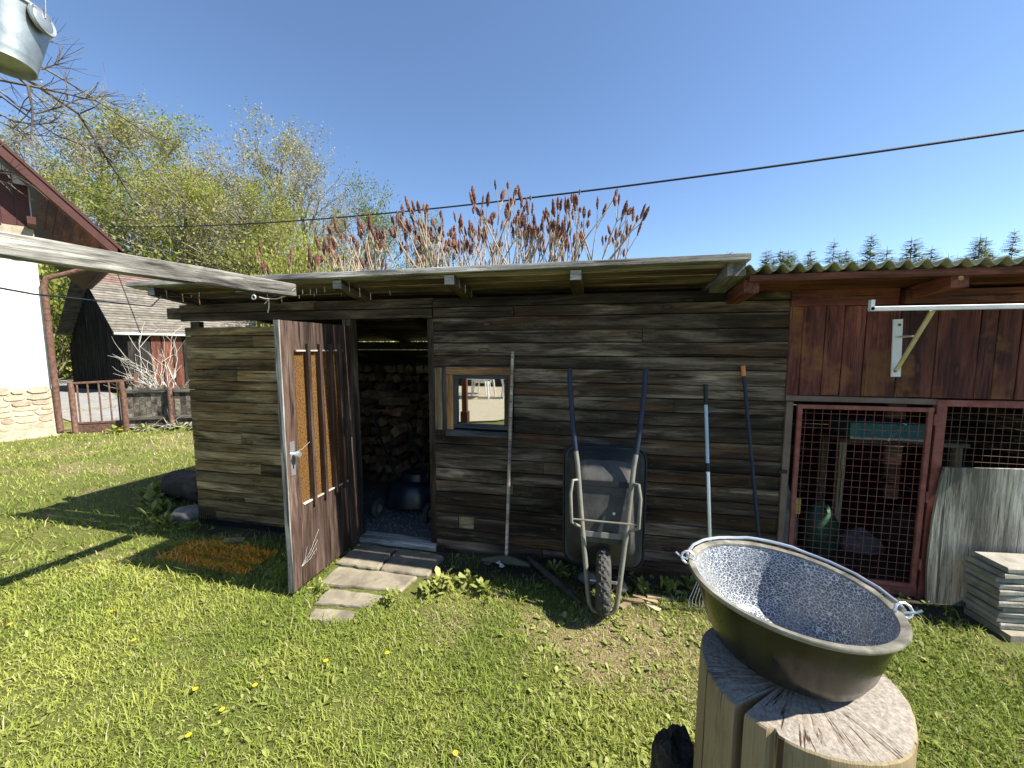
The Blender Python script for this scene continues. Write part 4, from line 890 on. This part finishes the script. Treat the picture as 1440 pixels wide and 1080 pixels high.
b = MB(); b.tube([BP(-.45, -.2, EZB - .17), BP(7.4, -.2, EZB - .17)], .05, 8); b.build('gutter', 'alu', barn)

# ---------------------------------------------------------------- plants: generators
def perp(d, rg):
    v = Vector((rg.gauss(0, 1), rg.gauss(0, 1), rg.gauss(0, 1))); v -= d * v.dot(d); return v.normalized()
class Tree:
    def __init__(s, seed): s.rg = random.Random(seed); s.b = MB(); s.tips = []
    def limb(s, p, d, L, r, k=4, bend=.18, up=.05, r1=.45, sides=5):
        pts = [p]; rad = [r]
        for i in range(k):
            d = (d + perp(d, s.rg) * bend * s.rg.random() + Vector((0, 0, up))).normalized(); p = p + d * (L / k); pts.append(p); rad.append(r * (1 - (1 - r1) * (i + 1) / k))
        s.b.tube(pts, rad, sides, False); return pts, rad, d
    def branch(s, pts, rad, t):
        f = t * (len(pts) - 1); i = min(int(f), len(pts) - 2); u = f - i
        return pts[i].lerp(pts[i + 1], u), rad[i] + (rad[i + 1] - rad[i]) * u, (pts[i + 1] - pts[i]).normalized()
    def rec(s, p, d, L, r, lev, kids, spread, up, sides=5):
        pts, rad, d2 = s.limb(p, d, L, r, 4, .28, up, .4, sides)
        if lev == 0:
            s.tips += [pts[-1], pts[-2], pts[2]]; return
        for i in range(kids):
            t = .3 + .7 * (i + s.rg.random()) / kids; q, rr, dd = s.branch(pts, rad, min(t, 1))
            nd = (dd + perp(dd, s.rg) * spread * s.rg.uniform(.7, 1.3)).normalized()
            s.rec(q, nd, L * s.rg.uniform(.5, .72), max(rr * .62, .006), lev - 1, kids, spread, up, max(3, sides - 1))
        s.tips.append(pts[-1])
def leaves(tips, rg, per, spread, size, name, mat):
    T = np.array([tuple(t) for t in tips]); N = len(T) * per; r = np.random.default_rng(rg)
    c = np.repeat(T, per, 0) + r.normal(size=(N, 3)) * spread
    a = r.normal(size=(N, 3)); a /= np.linalg.norm(a, axis=1)[:, None]; q = np.cross(a, r.normal(size=(N, 3))); q /= np.linalg.norm(q, axis=1)[:, None]
    sz = (size * r.uniform(.6, 1.3, N))[:, None]
    V = np.stack([c - a * sz, c + q * sz * .55, c + a * sz, c - q * sz * .55], 1).reshape(-1, 3); F = np.arange(4 * N).reshape(-1, 4)
    return fastmesh(name, V, F4=F, mats=(mat,))
def tree_model(seed, H, limbs, leafmat_, per, lsize, lspread, slim=.3, kids=5):
    t = Tree(seed); pts, rad, d = t.limb(Vector((0, 0, 0)), Vector((0, 0, 1)), H * .9, H * .019, 7, .10, .06, .25, 7)
    for i in range(limbs):
        f = .25 + .74 * (i + t.rg.random()) / limbs; q, rr, dd = t.branch(pts, rad, f); a = t.rg.uniform(0, 6.283)
        nd = Vector((math.cos(a), math.sin(a), .55 + .8 * f)).normalized(); t.rec(q, nd, H * slim * (1.15 - .65 * f) * t.rg.uniform(.75, 1.2), rr * .62, 2, kids, .75, .09, 5)
    t.tips.append(pts[-1])
    return t.b.mesh('trunk', 'bark'), leaves(t.tips, seed, per, lspread, lsize, 'crown', leafmat_)
def put_tree(name, label, group, meshes, loc, s, rz, cat='tree', names=('trunk', 'crown')):
    mw = Matrix.Translation(loc) @ Matrix.Rotation(rz, 4, 'Z') @ Matrix.Diagonal((s[0], s[0], s[1], 1)); o = thing(name, label, cat, group=group, mw=mw)
    for nm, me_ in zip(names, meshes):
        c = bpy.data.objects.new(nm, me_); COL.objects.link(c); c.parent = o
    return o
models = [tree_model(21, 18, 17, 'leafB', 6, .085, .28), tree_model(22, 18, 18, 'leafA', 10, .085, .30), tree_model(23, 18, 17, 'leafB', 3, .08, .28), tree_model(24, 18, 18, 'leafC', 6, .11, .4)]
BR = [
  ([(-3.74, -1.21, 3.50), (-3.67, -1.08, 3.47), (-3.57, -0.95, 3.38), (-3.49, -0.82, 3.29), (-3.49, -0.72, 3.12), (-3.51, -0.61, 2.98), (-3.54, -0.51, 2.85)], 0.013),
  ([(-3.70, -1.20, 3.54), (-3.55, -1.02, 3.52), (-3.43, -0.85, 3.43), (-3.25, -0.67, 3.28), (-3.18, -0.50, 3.22)], 0.008),
  ([(-3.66, -1.21, 3.37), (-3.49, -1.15, 3.37), (-3.40, -1.11, 3.28), (-3.40, -1.10, 3.15), (-3.44, -1.10, 2.98)], 0.01),
  ([(-3.73, -1.18, 3.33), (-3.64, -1.10, 3.35), (-3.50, -1.02, 3.34), (-3.37, -0.94, 3.33), (-3.27, -0.87, 3.32), (-3.24, -0.81, 3.42)], 0.009),
  ([(-3.77, -1.14, 3.23), (-3.71, -1.07, 3.28), (-3.61, -1.01, 3.18), (-3.50, -0.94, 3.09), (-3.38, -0.87, 3.05), (-3.32, -0.81, 3.07), (-3.35, -0.75, 3.14)], 0.007),
  ([(-3.77, -1.15, 3.12), (-3.67, -1.10, 3.15), (-3.62, -1.07, 3.12), (-3.52, -1.02, 3.12), (-3.42, -0.97, 3.15)], 0.007),
  ([(-3.76, -1.16, 3.07), (-3.71, -1.09, 3.12), (-3.63, -1.03, 3.07), (-3.50, -0.94, 3.08)], 0.006),
  ([(-3.81, -1.14, 3.31), (-3.69, -1.08, 3.30), (-3.63, -1.04, 3.23), (-3.56, -1.00, 3.20), (-3.45, -0.94, 3.26), (-3.41, -0.88, 3.33), (-3.36, -0.84, 3.37)], 0.007),
  ([(-3.40, -1.09, 3.43), (-3.34, -1.07, 3.39), (-3.28, -1.03, 3.44), (-3.27, -1.00, 3.56)], 0.006),
  ([(-3.35, -1.13, 3.49), (-3.30, -1.09, 3.52), (-3.26, -1.05, 3.55)], 0.004),
  ([(-3.36, -0.95, 3.29), (-3.37, -0.94, 3.41), (-3.38, -0.93, 3.49)], 0.004),
  ([(-3.42, -0.74, 3.44), (-3.35, -0.70, 3.40), (-3.24, -0.66, 3.37)], 0.004),
  ([(-3.55, -0.78, 3.32), (-3.44, -0.75, 3.37), (-3.37, -0.72, 3.48)], 0.005),
  ([(-3.54, -0.51, 2.85), (-3.47, -0.47, 2.77), (-3.34, -0.41, 2.75), (-3.29, -0.36, 2.82)], 0.005),
  ([(-3.66, -0.61, 3.19), (-3.54, -0.48, 3.20), (-3.41, -0.36, 3.08), (-3.33, -0.26, 2.93)], 0.005),
  ([(-3.87, -1.10, 2.83), (-3.76, -1.08, 2.82), (-3.70, -1.07, 2.81)], 0.006),
  ([(-3.87, -1.11, 2.73), (-3.78, -1.09, 2.77), (-3.71, -1.07, 2.75)], 0.004),
  ([(-3.56, -1.14, 3.33), (-3.50, -1.13, 3.29), (-3.49, -1.13, 3.24)], 0.003),
]
TR = [(-38.4, 16.8, 15.4), (-41.4, 20.6, 18.7), (-35.4, 19.9, 19.0), (-34.4, 22.2, 20.2), (-33.5, 24.6, 20.9), (-28.6, 23.3, 18.1), (-22.9, 21.4, 17.4), (-21.8, 23.6, 16.7), (-23.1, 27.3, 15.2), (-31.6, 16.0, 12.8), (-22.6, 18.9, 12.6), (-26.0, 17.2, 13.3), (-27.8, 15.7, 12.1), (-19.3, 18.5, 11.3)]
kinds = [2, 0, 0, 1, 0, 2, 0, 2, 2, 1, 1, 1, 3, 1]
LB = {0: 'tall grey limbed tree with pale sparse young leaves beyond the barn', 1: 'tree with yellow green young leaves standing beyond the barn', 2: 'nearly bare tree with fine grey twigs beyond the shed roof', 3: 'denser green tree between the bare trees beyond the barn'}
for k, ((x, y, h), m_) in enumerate(zip(TR, kinds)):
    f = h / 19.6; put_tree('deciduous_tree', LB[m_], 'spring trees of kind %d beyond the garden' % m_, models[m_], (x, y, -.2), (f * (1.05 if h > 14 else 1.2), f), k * 1.7)
for k, (x, y, h) in enumerate(((-20.3, 28.9, 14.6), (-15.2, 32, 12.2))):
    put_tree('deciduous_tree', 'round topped green tree rising behind the sumac', 'green trees behind the sumac', models[3], (x, y, -.2), (h / 20, h / 17.6), k * 2.2)
def bush_model(seed, mat, n, stems=14, size=.12):
    t = Tree(seed)
    for i in range(stems):
        a = t.rg.uniform(0, 6.283); e = t.rg.uniform(.25, 1.4); t.rec(Vector((.2 * math.cos(a), .2 * math.sin(a), 0)), Vector((math.cos(a) * math.cos(e), math.sin(a) * math.cos(e), math.sin(e))), t.rg.uniform(.9, 1.35), .02, 2, 3, .8, .05, 4)
    return t.b.mesh('stems', 'bark'), leaves(t.tips, seed, n, .14, size, 'foliage', mat)
bA, bB = bush_model(41, 'leafC', 14, size=.045), bush_model(42, 'leafA', 14, size=.045)
bC = bush_model(43, 'leafA', 34, size=.026)
for k, (x, y, s, h, m_, lb) in enumerate(((-23.6, 9.0, 1.9, 3.4, 0, 'big green bush beside the lane left of the barn'), (-26.0, 9.4, 2.4, 3.8, 1, 'yellow green bush beyond the lane'),
      (-13.2, 13.4, 1.6, 3.9, 2, 'rounded bright yellow green bush behind the shed roof'), (-29, 14.5, 3, 4, 1, 'yellow green undergrowth bush below the tall trees'), (-26, 16, 3, 3.8, 0, 'dark green undergrowth bush below the tall trees'), (-23, 17.5, 3, 3.6, 1, 'yellow green undergrowth bush below the tall trees'),
      (-20, 18, 3, 3.4, 0, 'dark green undergrowth bush below the tall trees'), (-17, 19.5, 3, 3.6, 1, 'yellow green undergrowth bush below the tall trees'), (-33, 14, 3.2, 4.2, 0, 'dark green undergrowth bush below the tall trees'), (-14, 21, 3, 3.4, 0, 'dark green undergrowth bush below the tall trees'))):
    put_tree('bush', lb, 'bushes: ' + lb, (bA, bB, bC)[m_], (x, y, -.1), (s, h), k * 1.3, 'bush', ('stems', 'foliage'))
# conifers
t = Tree(61); t.limb(Vector((0, 0, 0)), Vector((0, 0, 1)), 16.8, .2, 4, .01, 0, .1, 6); rgc = np.random.default_rng(6); cs = []
for w in range(34):
    z = 3 + 13.6 * w / 34; L_ = 3.3 * (1 - w / 35) ** .7 + .3
    for j in range(13):
        a = rgc.uniform(0, 6.283); d = np.array([math.cos(a), math.sin(a), rgc.uniform(-.25, .12)]); sdv = np.array([-math.sin(a), math.cos(a), 0]); l = L_ * rgc.uniform(.7, 1.1); b0 = np.array([0, 0, z + rgc.uniform(-.2, .2)])
        for q in (.25, .5, .75, 1.0):
            c = b0 + d * l * q; cs.append([c - d * l * .16, c + sdv * l * .20 * (1.15 - q * .6), c + d * l * .16 + np.array([0, 0, .05]), c - sdv * l * .20 * (1.15 - q * .6)])
cs = np.array(cs).reshape(-1, 3); con = (t.b.mesh('trunk', 'bark'), fastmesh('crown', cs, F4=np.arange(len(cs)).reshape(-1, 4), mats=('conifer',)))
for k, (x, y, h) in enumerate([(26.4, 67.8, 16.0), (32.3, 77.5, 17.4), (31.1, 64.8, 16.3), (39.0, 74.8, 17.2), (47.0, 82.8, 18.1), (41.3, 69.1, 16.7), (52.0, 81.8, 17.6), (45.2, 66.8, 16.4), (55.5, 78.3, 16.9), (63.3, 84.2, 18.1), (59.4, 75.1, 16.9), (65.6, 80.6, 18.2), (60.7, 71.2, 16.7), (71.1, 79.7, 17.7), (36.2, 83.6, 19.0), (48.9, 89.5, 19.7), (21, 74, 15.5), (15, 80, 16)] + [(18 + 2.9 * i + 1.3 * math.sin(i * 2.1), 92 + 4 * math.sin(i * 1.7), 19.2 + 1.6 * math.sin(i * 2.9)) for i in range(26)]):
    put_tree('spruce_tree', 'distant spruce top showing above the corrugated coop roof', 'spruces on the skyline', con, (x, y, -.3), (h / 15.5 * (1 + .25 * math.sin(k * 1.9)), (h + 1.7 + 1.5 * math.sin(k * 2.7)) / 16.8), k * .9)
# sumac
rgs = random.Random(77); cone_me = []
for v in range(4):
    b = MB(); n = 9; vs = []; L_ = .15 + .04 * v; prof = [(.004, 0), (.014, .02), (.025, .3), (.028, .5), (.022, .75), (.010, .94), (.002, 1)]
    for r, z in prof:
        for k in range(n): a = 6.283 * k / n + z * 3; q = r * rgs.uniform(.7, 1.25); vs.append((q * math.cos(a), q * math.sin(a), L_ * z + rgs.uniform(-.006, .006)))
    b.add(vs, [(i * n + k, i * n + (k + 1) % n, (i + 1) * n + (k + 1) % n, (i + 1) * n + k) for i in range(6) for k in range(n)]); cone_me.append(b.mesh('seed_cone', 'cone'))
def sumac(x, y, top, stems, lean, seed, label, group):
    t = Tree(seed); o = thing('sumac_tree', label, 'sumac', (x, y, 0), group); ends = []
    for i in range(stems):
        a = t.rg.uniform(0, 6.283); d = Vector((.45 * math.cos(a) + lean, .3 * math.sin(a), 1.5)).normalized()
        pts, rad, d = t.limb(Vector((x + .25 * math.cos(a), y + .2 * math.sin(a), 0)), d, top * t.rg.uniform(.46, .56), .032, 5, .16, .05, .65, 6)
        st = [(pts[-1], d, rad[-1], 0)]
        while st:
            p, dd, r, lev = st.pop(); L_ = (top - p.z) * t.rg.uniform(.36, .56) if lev < 2 else t.rg.uniform(.14, .32)
            L_ = max(.12, min(L_, .75)); q, ra, d3 = t.limb(p, dd, L_, r, 3, .22, .14, .72, 5)
            if lev >= 2 or q[-1].z > top - .25: ends.append((q[-1], d3)); continue
            for j in range(t.rg.choice((2, 2, 3, 3))):
                nd = (d3 + perp(d3, t.rg) * t.rg.uniform(.35, .75) + Vector((0, 0, .25))).normalized(); st.append((q[-1], nd, ra[-1] * .8, lev + 1))
    t.b.build('stems', 'sumacbark', o, o=(x, y, 0))
    for p, d in ends:
        d = (d + Vector((0, 0, .9))).normalized(); s = t.rg.uniform(.6, 1.2); c = bpy.data.objects.new('seed_cone', t.rg.choice(cone_me))
        link(c, Matrix.Translation(p) @ d.to_track_quat('Z', 'Y').to_matrix().to_4x4() @ Matrix.Diagonal((s, s, s * t.rg.uniform(.7, 1.1), 1)), o)
for k, (x, y, tp, st, ln) in enumerate(((-4.9, 3.7, 3.75, 4, 0), (-4.2, 3.9, 4.25, 5, 0), (-3.4, 3.8, 4.35, 5, 0), (-2.6, 4.1, 4.5, 5, 0), (-1.9, 4.0, 4.75, 5, .0), (-1.3, 4.2, 4.95, 5, 0), (-.8, 4.1, 4.5, 5, 0), (-.45, 4.3, 3.9, 4, .0), (-3.8, 4.6, 4.3, 5, 0), (-3.0, 4.7, 4.5, 5, 0), (-2.2, 4.6, 4.6, 5, 0), (-1.5, 4.8, 5.0, 5, 0), (-1.0, 4.7, 4.6, 5, 0), (-.6, 4.9, 4.2, 5, 0), (-2.9, 4.3, 4.3, 6, 0), (-2.1, 4.3, 4.4, 6, 0), (-4.7, 4.4, 4.0, 5, 0))):
    sumac(x, y, tp, st, ln, 100 + k, 'bare sumac with dark red seed cones rising behind the shed roof', 'sumacs behind the shed')
# bare shrub in front of the barn
t = Tree(91)
for i in range(11):
    a = t.rg.uniform(-.4, 3.6) if i > 3 else math.pi + t.rg.uniform(-.5, .3); e = t.rg.uniform(.35, 1.2); hd_ = FD * math.cos(a) + FN * math.sin(a) * .5
    t.rec(FP(1.75 + .1 * math.cos(a), .1, .35), (hd_ * math.cos(e) + Vector((0, 0, math.sin(e)))).normalized(), t.rg.uniform(.8, 1.35), .024, 2, 4, .6, .06, 5)
o = thing('bare_shrub', 'bare pale branched shrub behind the picket fence', 'shrub', FP(1.75, 0, .35)); t.b.build('branches', 'palebark', o)
t = Tree(92)
for i in range(26):
    a = t.rg.uniform(0, 6.283); p = FP(t.rg.uniform(1.0, 2.3), .06, t.rg.uniform(-.35, -.1)); t.rec(p, Vector((math.cos(a), math.sin(a), t.rg.uniform(.1, .7))).normalized(), t.rg.uniform(.15, .35), .008, 1, 3, .8, 0, 4)
o = t.b.build('brushwood', 'palebark', None, o=FP(1.6, 0, -.3)); tag(o, 'tangle of dry brushwood heaped at the foot of the fence', 'brushwood')
# near tree with bare twigs, trunk just outside the left edge
nt = thing('bare_tree', 'bare dark twigged tree reaching over the lawn from the left', 'tree', (-4.7, -1.75, 0))
b = MB(); b.tube([(-4.7, -1.75, -.05), (-4.62, -1.7, 1.2), (-4.35, -1.5, 2.4), (-4.0, -1.32, 3.1), (-3.74, -1.21, 3.45)], [.12, .10, .075, .05, .024], 10)
b.tube([(-4.35, -1.5, 2.4), (-3.9, -1.55, 3.2), (-3.2, -1.56, 3.72), (-2.5, -1.55, 3.95)], [.05, .04, .028, .016], 8); smooth_by_angle(b.build('trunk', 'darkbark', nt))
t = Tree(95)
for pts, r in BR:
    p = [Vector(q) for q in pts]; n = len(p); t.b.tube(p, [r * (1 - .6 * i / (n - 1)) for i in range(n)], 6)
    for i in range(n * 2 + 3):
        q, rr, dd = t.branch(p, [r] * n, t.rg.uniform(.35, 1)); t.limb(q, (dd + perp(dd, t.rg) * .8).normalized(), t.rg.uniform(.04, .22), r * .35, 3, .3, .02, .5, 4)
t.b.build('twigs', 'darkbark', nt)
bm = Matrix.Translation((-2.66, -1.58, 2.985)) @ Euler((-.10, -.02, 0)).to_matrix().to_4x4()
bk = thing('zinc_bucket', 'galvanised bucket hanging among the bare twigs', 'bucket', mw=bm)
b = MB(); b.lathe([(0, .022), (.092, .022), (.094, 0), (.098, 0), (.1005, .03), (.103, .036), (.104, .045), (.142, .255)], 40, bm); smooth_by_angle(b.build('body', 'zinc', bk, o=bm.translation), 30)
b = MB(); b.lathe([(.139, .25), (.143, .246), (.150, .252), (.150, .262), (.143, .266), (.138, .26)], 40, bm, True); smooth_by_angle(b.build('rim', 'zinc', bk, o=bm.translation))
for a in (R(22), R(202)):
    q = bm @ Matrix.Rotation(a, 4, 'Z') @ Matrix.Translation((.140, 0, .222)) @ Matrix.Rotation(R(80), 4, 'Y'); b = MB(); b.lathe([(0, .016), (.034, .014), (.046, .008), (.056, .012), (.060, .002), (.057, -.006)], 24, q); smooth_by_angle(b.build('ear', 'zinc', bk, o=bm.translation))
b = MB(); b.tube([bm @ (Matrix.Rotation(R(22), 4, 'Z') @ Vector((.155 * math.cos(t_), 0, .235 + .62 * math.sin(t_)))) for t_ in [math.pi * i / 16 for i in range(17)]], .003, 6); b.build('bail', 'zinc', bk, o=bm.translation)

# ---------------------------------------------------------------- behind the camera, mirrored in the window
tb = thing('patio_table', 'white plastic garden table on the patio', 'table', (-3.75, -9.4, .03))
b = MB(); b.box((-3.75, -9.4, .73), (.95, .95, .035)); b.box((-3.75, -9.4, .69), (.87, .87, .04)); b.build('table_top', 'white', tb)
for sx in (-1, 1):
    for sy in (-1, 1): b = MB(); b.tube([(-3.75 + sx * .36, -9.4 + sy * .36, .69), (-3.75 + sx * .42, -9.4 + sy * .42, .03)], [.035, .024], 10); b.build('leg', 'white', tb)
def chair(x, y, rz, label):
    mw = Matrix.Translation((x, y, .03)) @ Matrix.Rotation(rz, 4, 'Z'); o = thing('garden_chair', label, 'chair', mw=mw)
    def P(nm, b): return b.build(nm, 'white', o, o=mw.translation)
    T_ = lambda p: mw @ Vector(p)
    P('seat', MB().box(T_((0, 0, .42)), (.44, .44, .03), mw.to_3x3()))
    P('backrest', MB().add([T_(p) for p in ((-.22, .21, .44), (.22, .21, .44), (.20, .30, .85), (-.20, .30, .85), (-.22, .235, .44), (.22, .235, .44), (.20, .325, .85), (-.20, .325, .85))], [(0, 1, 2, 3), (7, 6, 5, 4), (0, 4, 5, 1), (1, 5, 6, 2), (2, 6, 7, 3), (3, 7, 4, 0)]))
    for sx in (-1, 1):
        for sy in (-1, 1): P('leg', MB().tube([T_((sx * .20, sy * .19, .42)), T_((sx * .25, sy * .25, 0))], [.03, .02], 8))
        P('armrest', MB().tube([T_((sx * .25, -.22, .40)), T_((sx * .26, -.2, .64)), T_((sx * .25, .25, .66))], .022, 8))
chair(-2.75, -9.5, 1.2, 'white plastic chair to the side of the patio table'); chair(-4.0, -10.5, .1, 'white plastic chair behind the patio table')
pp = thing('porch_post', 'red brown square porch post at the patio edge', 'post', (-2.63, -4.66, 0))
plank('shaft', 'redbeam', pp, (-2.63, -4.66, 0), (-2.63, -4.66, 2.05), .10, .10, (1, 0, 0)); plank('foot', 'redbeam', pp, (-2.63, -4.66, 0), (-2.63, -4.66, .38), .15, .15, (1, 0, 0))
wl = thing('shade_backdrop', 'added dark board backdrop standing in for shade behind the patio', 'wall', (-4, -13.1, 0))  # added dark boards stand in for veranda shade in the mirrored view
for i in range(36): plank('board', 'barnwood', wl, (-9 + i * .33, -13.1, 0), (-9 + i * .33, -13.1, 2.3), .32, .03, (1, 0, 0), n=1)
# ---------------------------------------------------------------- grass, weeds, flowers
RG = np.random.default_rng(12)
def scatter(N, r0, r1, pw):
    """points round the standing place, thinning out with distance"""
    u = RG.random(N); e = 2 - pw; r = (r0 ** e + u * (r1 ** e - r0 ** e)) ** (1 / e)
    th = RG.uniform(R(-88), R(112), N) ; ang = math.pi / 2 + math.asin(.211) + th - R(12)
    return r * np.cos(ang), -2.9 + r * np.sin(ang), r
def ok(x, y):
    m = ~((y > -.03) & (y < 2.4) & (x > -3.8) & (x < 3.4)) & ~((x > -1.97) & (x < -1.18) & (y > -.66)) & ~((x > -1.80) & (x < -1.45) & (y > -.95) & (y < -.6))
    m &= np.hypot(x - .47, y + 1.994) > .22
    hx, hy = x - HP0.x, y - HP0.y; m &= ~((hx * HN.x + hy * HN.y < .05) & (hx * HA.x + hy * HA.y < .05))
    fx, fy = x - FA.x, y - FA.y; m &= ~((fx * FN.x + fy * FN.y > .15) & (fx * FN.x + fy * FN.y < 3.2) & (fx * FD.x + fy * FD.y < 1.2))
    m &= ~((x > 2.2) & (y > -.5))
    return m
def blades(N, r0, r1, pw, hmul=1.0, kind=0):
    x, y, r = scatter(N, r0, r1, pw); dry = dryf(x, y); soil = soilf(x, y)
    keep = ok(x, y) & (RG.random(N) > np.clip(soil * 1.15, 0, .97)) & (RG.random(N) > .15 * sst(dry, .35, .9))
    x, y, r, dry = x[keep], y[keep], r[keep], dry[keep]; n = len(x); z = gz(x, y)
    far = np.maximum(1, r / 2.6) ** .75
    tall = .45 + .8 * vnoise(x, y, 2.3) + .7 * vnoise(x, y, 7) ** 2
    h = hmul * RG.uniform(.013, .036, n) * tall * (1 - .45 * sst(dry, .4, .9)) * np.minimum(far, 1.7); w = RG.uniform(.0014, .0030, n) * far
    a = RG.uniform(0, 6.283, n); la = a + RG.uniform(-.9, .9, n); lean = RG.uniform(.2, 1.5, n) * h
    lx, ly = np.cos(la) * lean, np.sin(la) * lean; sx, sy = -np.sin(a) * w, np.cos(a) * w; B = np.stack([x, y, z - .004], 1)
    off = lambda px, py, pz: B + np.stack([px, py, pz], 1)
    V = np.stack([off(-sx, -sy, 0 * h), off(sx, sy, 0 * h), off(lx * .35 + sx * .8, ly * .35 + sy * .8, h * .6), off(lx * .35 - sx * .8, ly * .35 - sy * .8, h * .6), off(lx, ly, h * (1.0 - .25 * (lean / h) ** 2 * .5))], 1)
    i0 = np.arange(n)[:, None] * 5; F4 = i0 + np.array([[0, 1, 2, 3]]); F3 = i0 + np.array([[3, 2, 4]])
    g1, g2, ye, st = (np.array(c) for c in ((.14, .205, .030), (.25, .325, .052), (.41, .43, .10), (.54, .48, .26)))
    t = RG.random(n)[:, None]; pn = (.5 * vnoise(x, y, 1.3) + .5 * vnoise(x, y, 4.1))[:, None]
    c = g1 + (g2 - g1) * t; c = c + (ye - c) * np.clip(1.5 * pn - .35 + .35 * (RG.random(n)[:, None] - .5), 0, .85)
    isst = (RG.random(n) < .05 + .48 * sst(dry, .25, .85))[:, None]; c = np.where(isst, st * RG.uniform(.55, 1.1, (n, 1)), c)
    col = np.repeat(c, 5, 0); return V.reshape(-1, 3), F4, F3, col
parts = [blades(300000, .8, 4.4, .75), blades(190000, 2.2, 16, 1.3), blades(26000, .9, 4.2, .6, 2.0)]
Vs, F4s, F3s, Cs, off_ = [], [], [], [], 0
for v_, f4, f3, c_ in parts: Vs.append(v_); F4s.append(f4 + off_); F3s.append(f3 + off_); Cs.append(c_); off_ += len(v_)
me = fastmesh('grass', np.concatenate(Vs), np.concatenate(F4s), np.concatenate(F3s), np.concatenate(Cs))
o = link(bpy.data.objects.new('grass', me), Matrix(), None); tag(o, 'short bright green lawn grass mixed with dry straw', 'grass', kind='stuff')
# broad-leaved weeds in the lawn
def leaf_strip(c, a, e, L_, w, V, F, curl=.5):
    b0 = len(V); d = np.array([math.cos(a), math.sin(a)]); s = np.array([-math.sin(a), math.cos(a)])
    for q, ww in ((0, .15), (.35, .8), (.7, 1.0), (1.0, .12)):
        p = c[:2] + d * L_ * q * math.cos(e); z = c[2] + L_ * (q * math.sin(e) - curl * q * q * .5)
        V.append((*(p - s * w * ww), z)); V.append((*(p + s * w * ww), z))
    for i in range(3): F.append((b0 + 2 * i, b0 + 2 * i + 1, b0 + 2 * i + 3, b0 + 2 * i + 2))
V, F = [], []
x, y, r = scatter(9000, .9, 7, .8); k_ = ok(x, y) & (RG.random(len(x)) < .25 + .75 * sst(vnoise(x, y, 1.1) + .25 * sst(x, -1.4, -.2), .45, .75))
for xi, yi in zip(x[k_], y[k_]):
    for j in range(RG.integers(3, 7)): leaf_strip(np.array([xi, yi, gh(xi, yi) + .004]), RG.uniform(0, 6.283), RG.uniform(.2, 1.0), RG.uniform(.015, .055), RG.uniform(.004, .011), V, F)
o = link(bpy.data.objects.new('lawn_weeds', fastmesh('lawn_weeds', np.array(V), F4=np.array(F), mats=('weed',))), Matrix(), None); tag(o, 'low broad leaved weeds spread through the lawn', 'weeds', kind='stuff')
def weed(x, y, n, L_, label, group=None, e0=.5, e1=1.3):
    V, F = [], []
    for j in range(n): leaf_strip(np.array([x + RG.normal() * L_ * .25, y + RG.normal() * L_ * .25, gh(x, y) + RG.uniform(0, .05)]), RG.uniform(0, 6.283), RG.uniform(e0, e1), L_ * RG.uniform(.5, 1.1), L_ * RG.uniform(.10, .18), V, F)
    V = np.array(V); V[:, :2] -= (x, y); o = link(bpy.data.objects.new('weed_plant', fastmesh('weed_plant', V, F4=np.array(F), mats=('weed',))), Matrix.Translation((x, y, 0)), None); tag(o, label, 'weed', group)
for x_, y_, n_, l_ in ((-1.02, -.50, 34, .13), (-.88, -.42, 26, .12), (-.72, -.50, 20, .11), (-1.12, -.58, 22, .10), (-1.30, -.72, 14, .09), (-1.85, -.72, 12, .08)): weed(x_, y_, n_, l_, 'leafy pale green weed growing beside the concrete slabs', 'weeds by the slabs')
for x_, y_, n_, l_ in ((-4.65, .18, 60, .20), (-4.35, .05, 50, .18), (-4.0, -.16, 50, .15), (-3.72, -.14, 30, .11), (-4.9, .35, 50, .2)): weed(x_, y_, n_, l_, 'dense green weed clump in the shade by the shed corner', 'weeds at the shed corner')
for x_, y_ in ((.36, -.24), (.55, -.22), (.68, -.16), (-.26, -.12)): weed(x_, y_, 30, .10, 'small dark weed tuft at the foot of the plank wall', 'weeds along the plank wall', .4, 1.4)
for x_, y_ in ((-8.9, 3.05), (-8.5, 3.3), (-9.3, 2.85), (-8.1, 3.4)): weed(x_, y_, 30, .2, 'green weed clump below the picket fence', 'weeds below the picket fence')
b = MB()
for j in range(26):
    a = 6.283 * j / 13 + (.2 if j > 12 else 0); L_ = .017 if j < 13 else .011; e = .25 if j < 13 else .8; d = Vector((math.cos(a) * math.cos(e), math.sin(a) * math.cos(e), math.sin(e))); s = Vector((-math.sin(a), math.cos(a), 0)) * .003
    p = Vector((0, 0, .045)); b.add([p - s * .4, p + s * .4, p + d * L_ + s, p + d * L_ - s], [(0, 1, 2, 3)])
fl = b.mesh('flower', 'petal'); b = MB(); b.tube([(0, 0, 0), (.002, 0, .045)], .0016, 5); stm = b.mesh('stem', 'weed')
for k, (x_, y_) in enumerate(((-1.70, -1.74), (-1.63, -1.47), (-1.67, -1.61), (-1.90, -1.55), (-.54, -1.56), (-3.45, -1.43), (-2.58, -1.36), (-1.39, -1.26), (-1.10, -1.13), (-3.0, -1.2), (-9.0, 2.7))):
    put_tree('dandelion', 'small yellow dandelion flower open in the lawn', 'dandelions in the lawn', (stm, fl), (x_, y_, gh(x_, y_)), (.7, .7) if k < 10 else (2.2, 2.2), k, 'flower', ('stem', 'flower'))
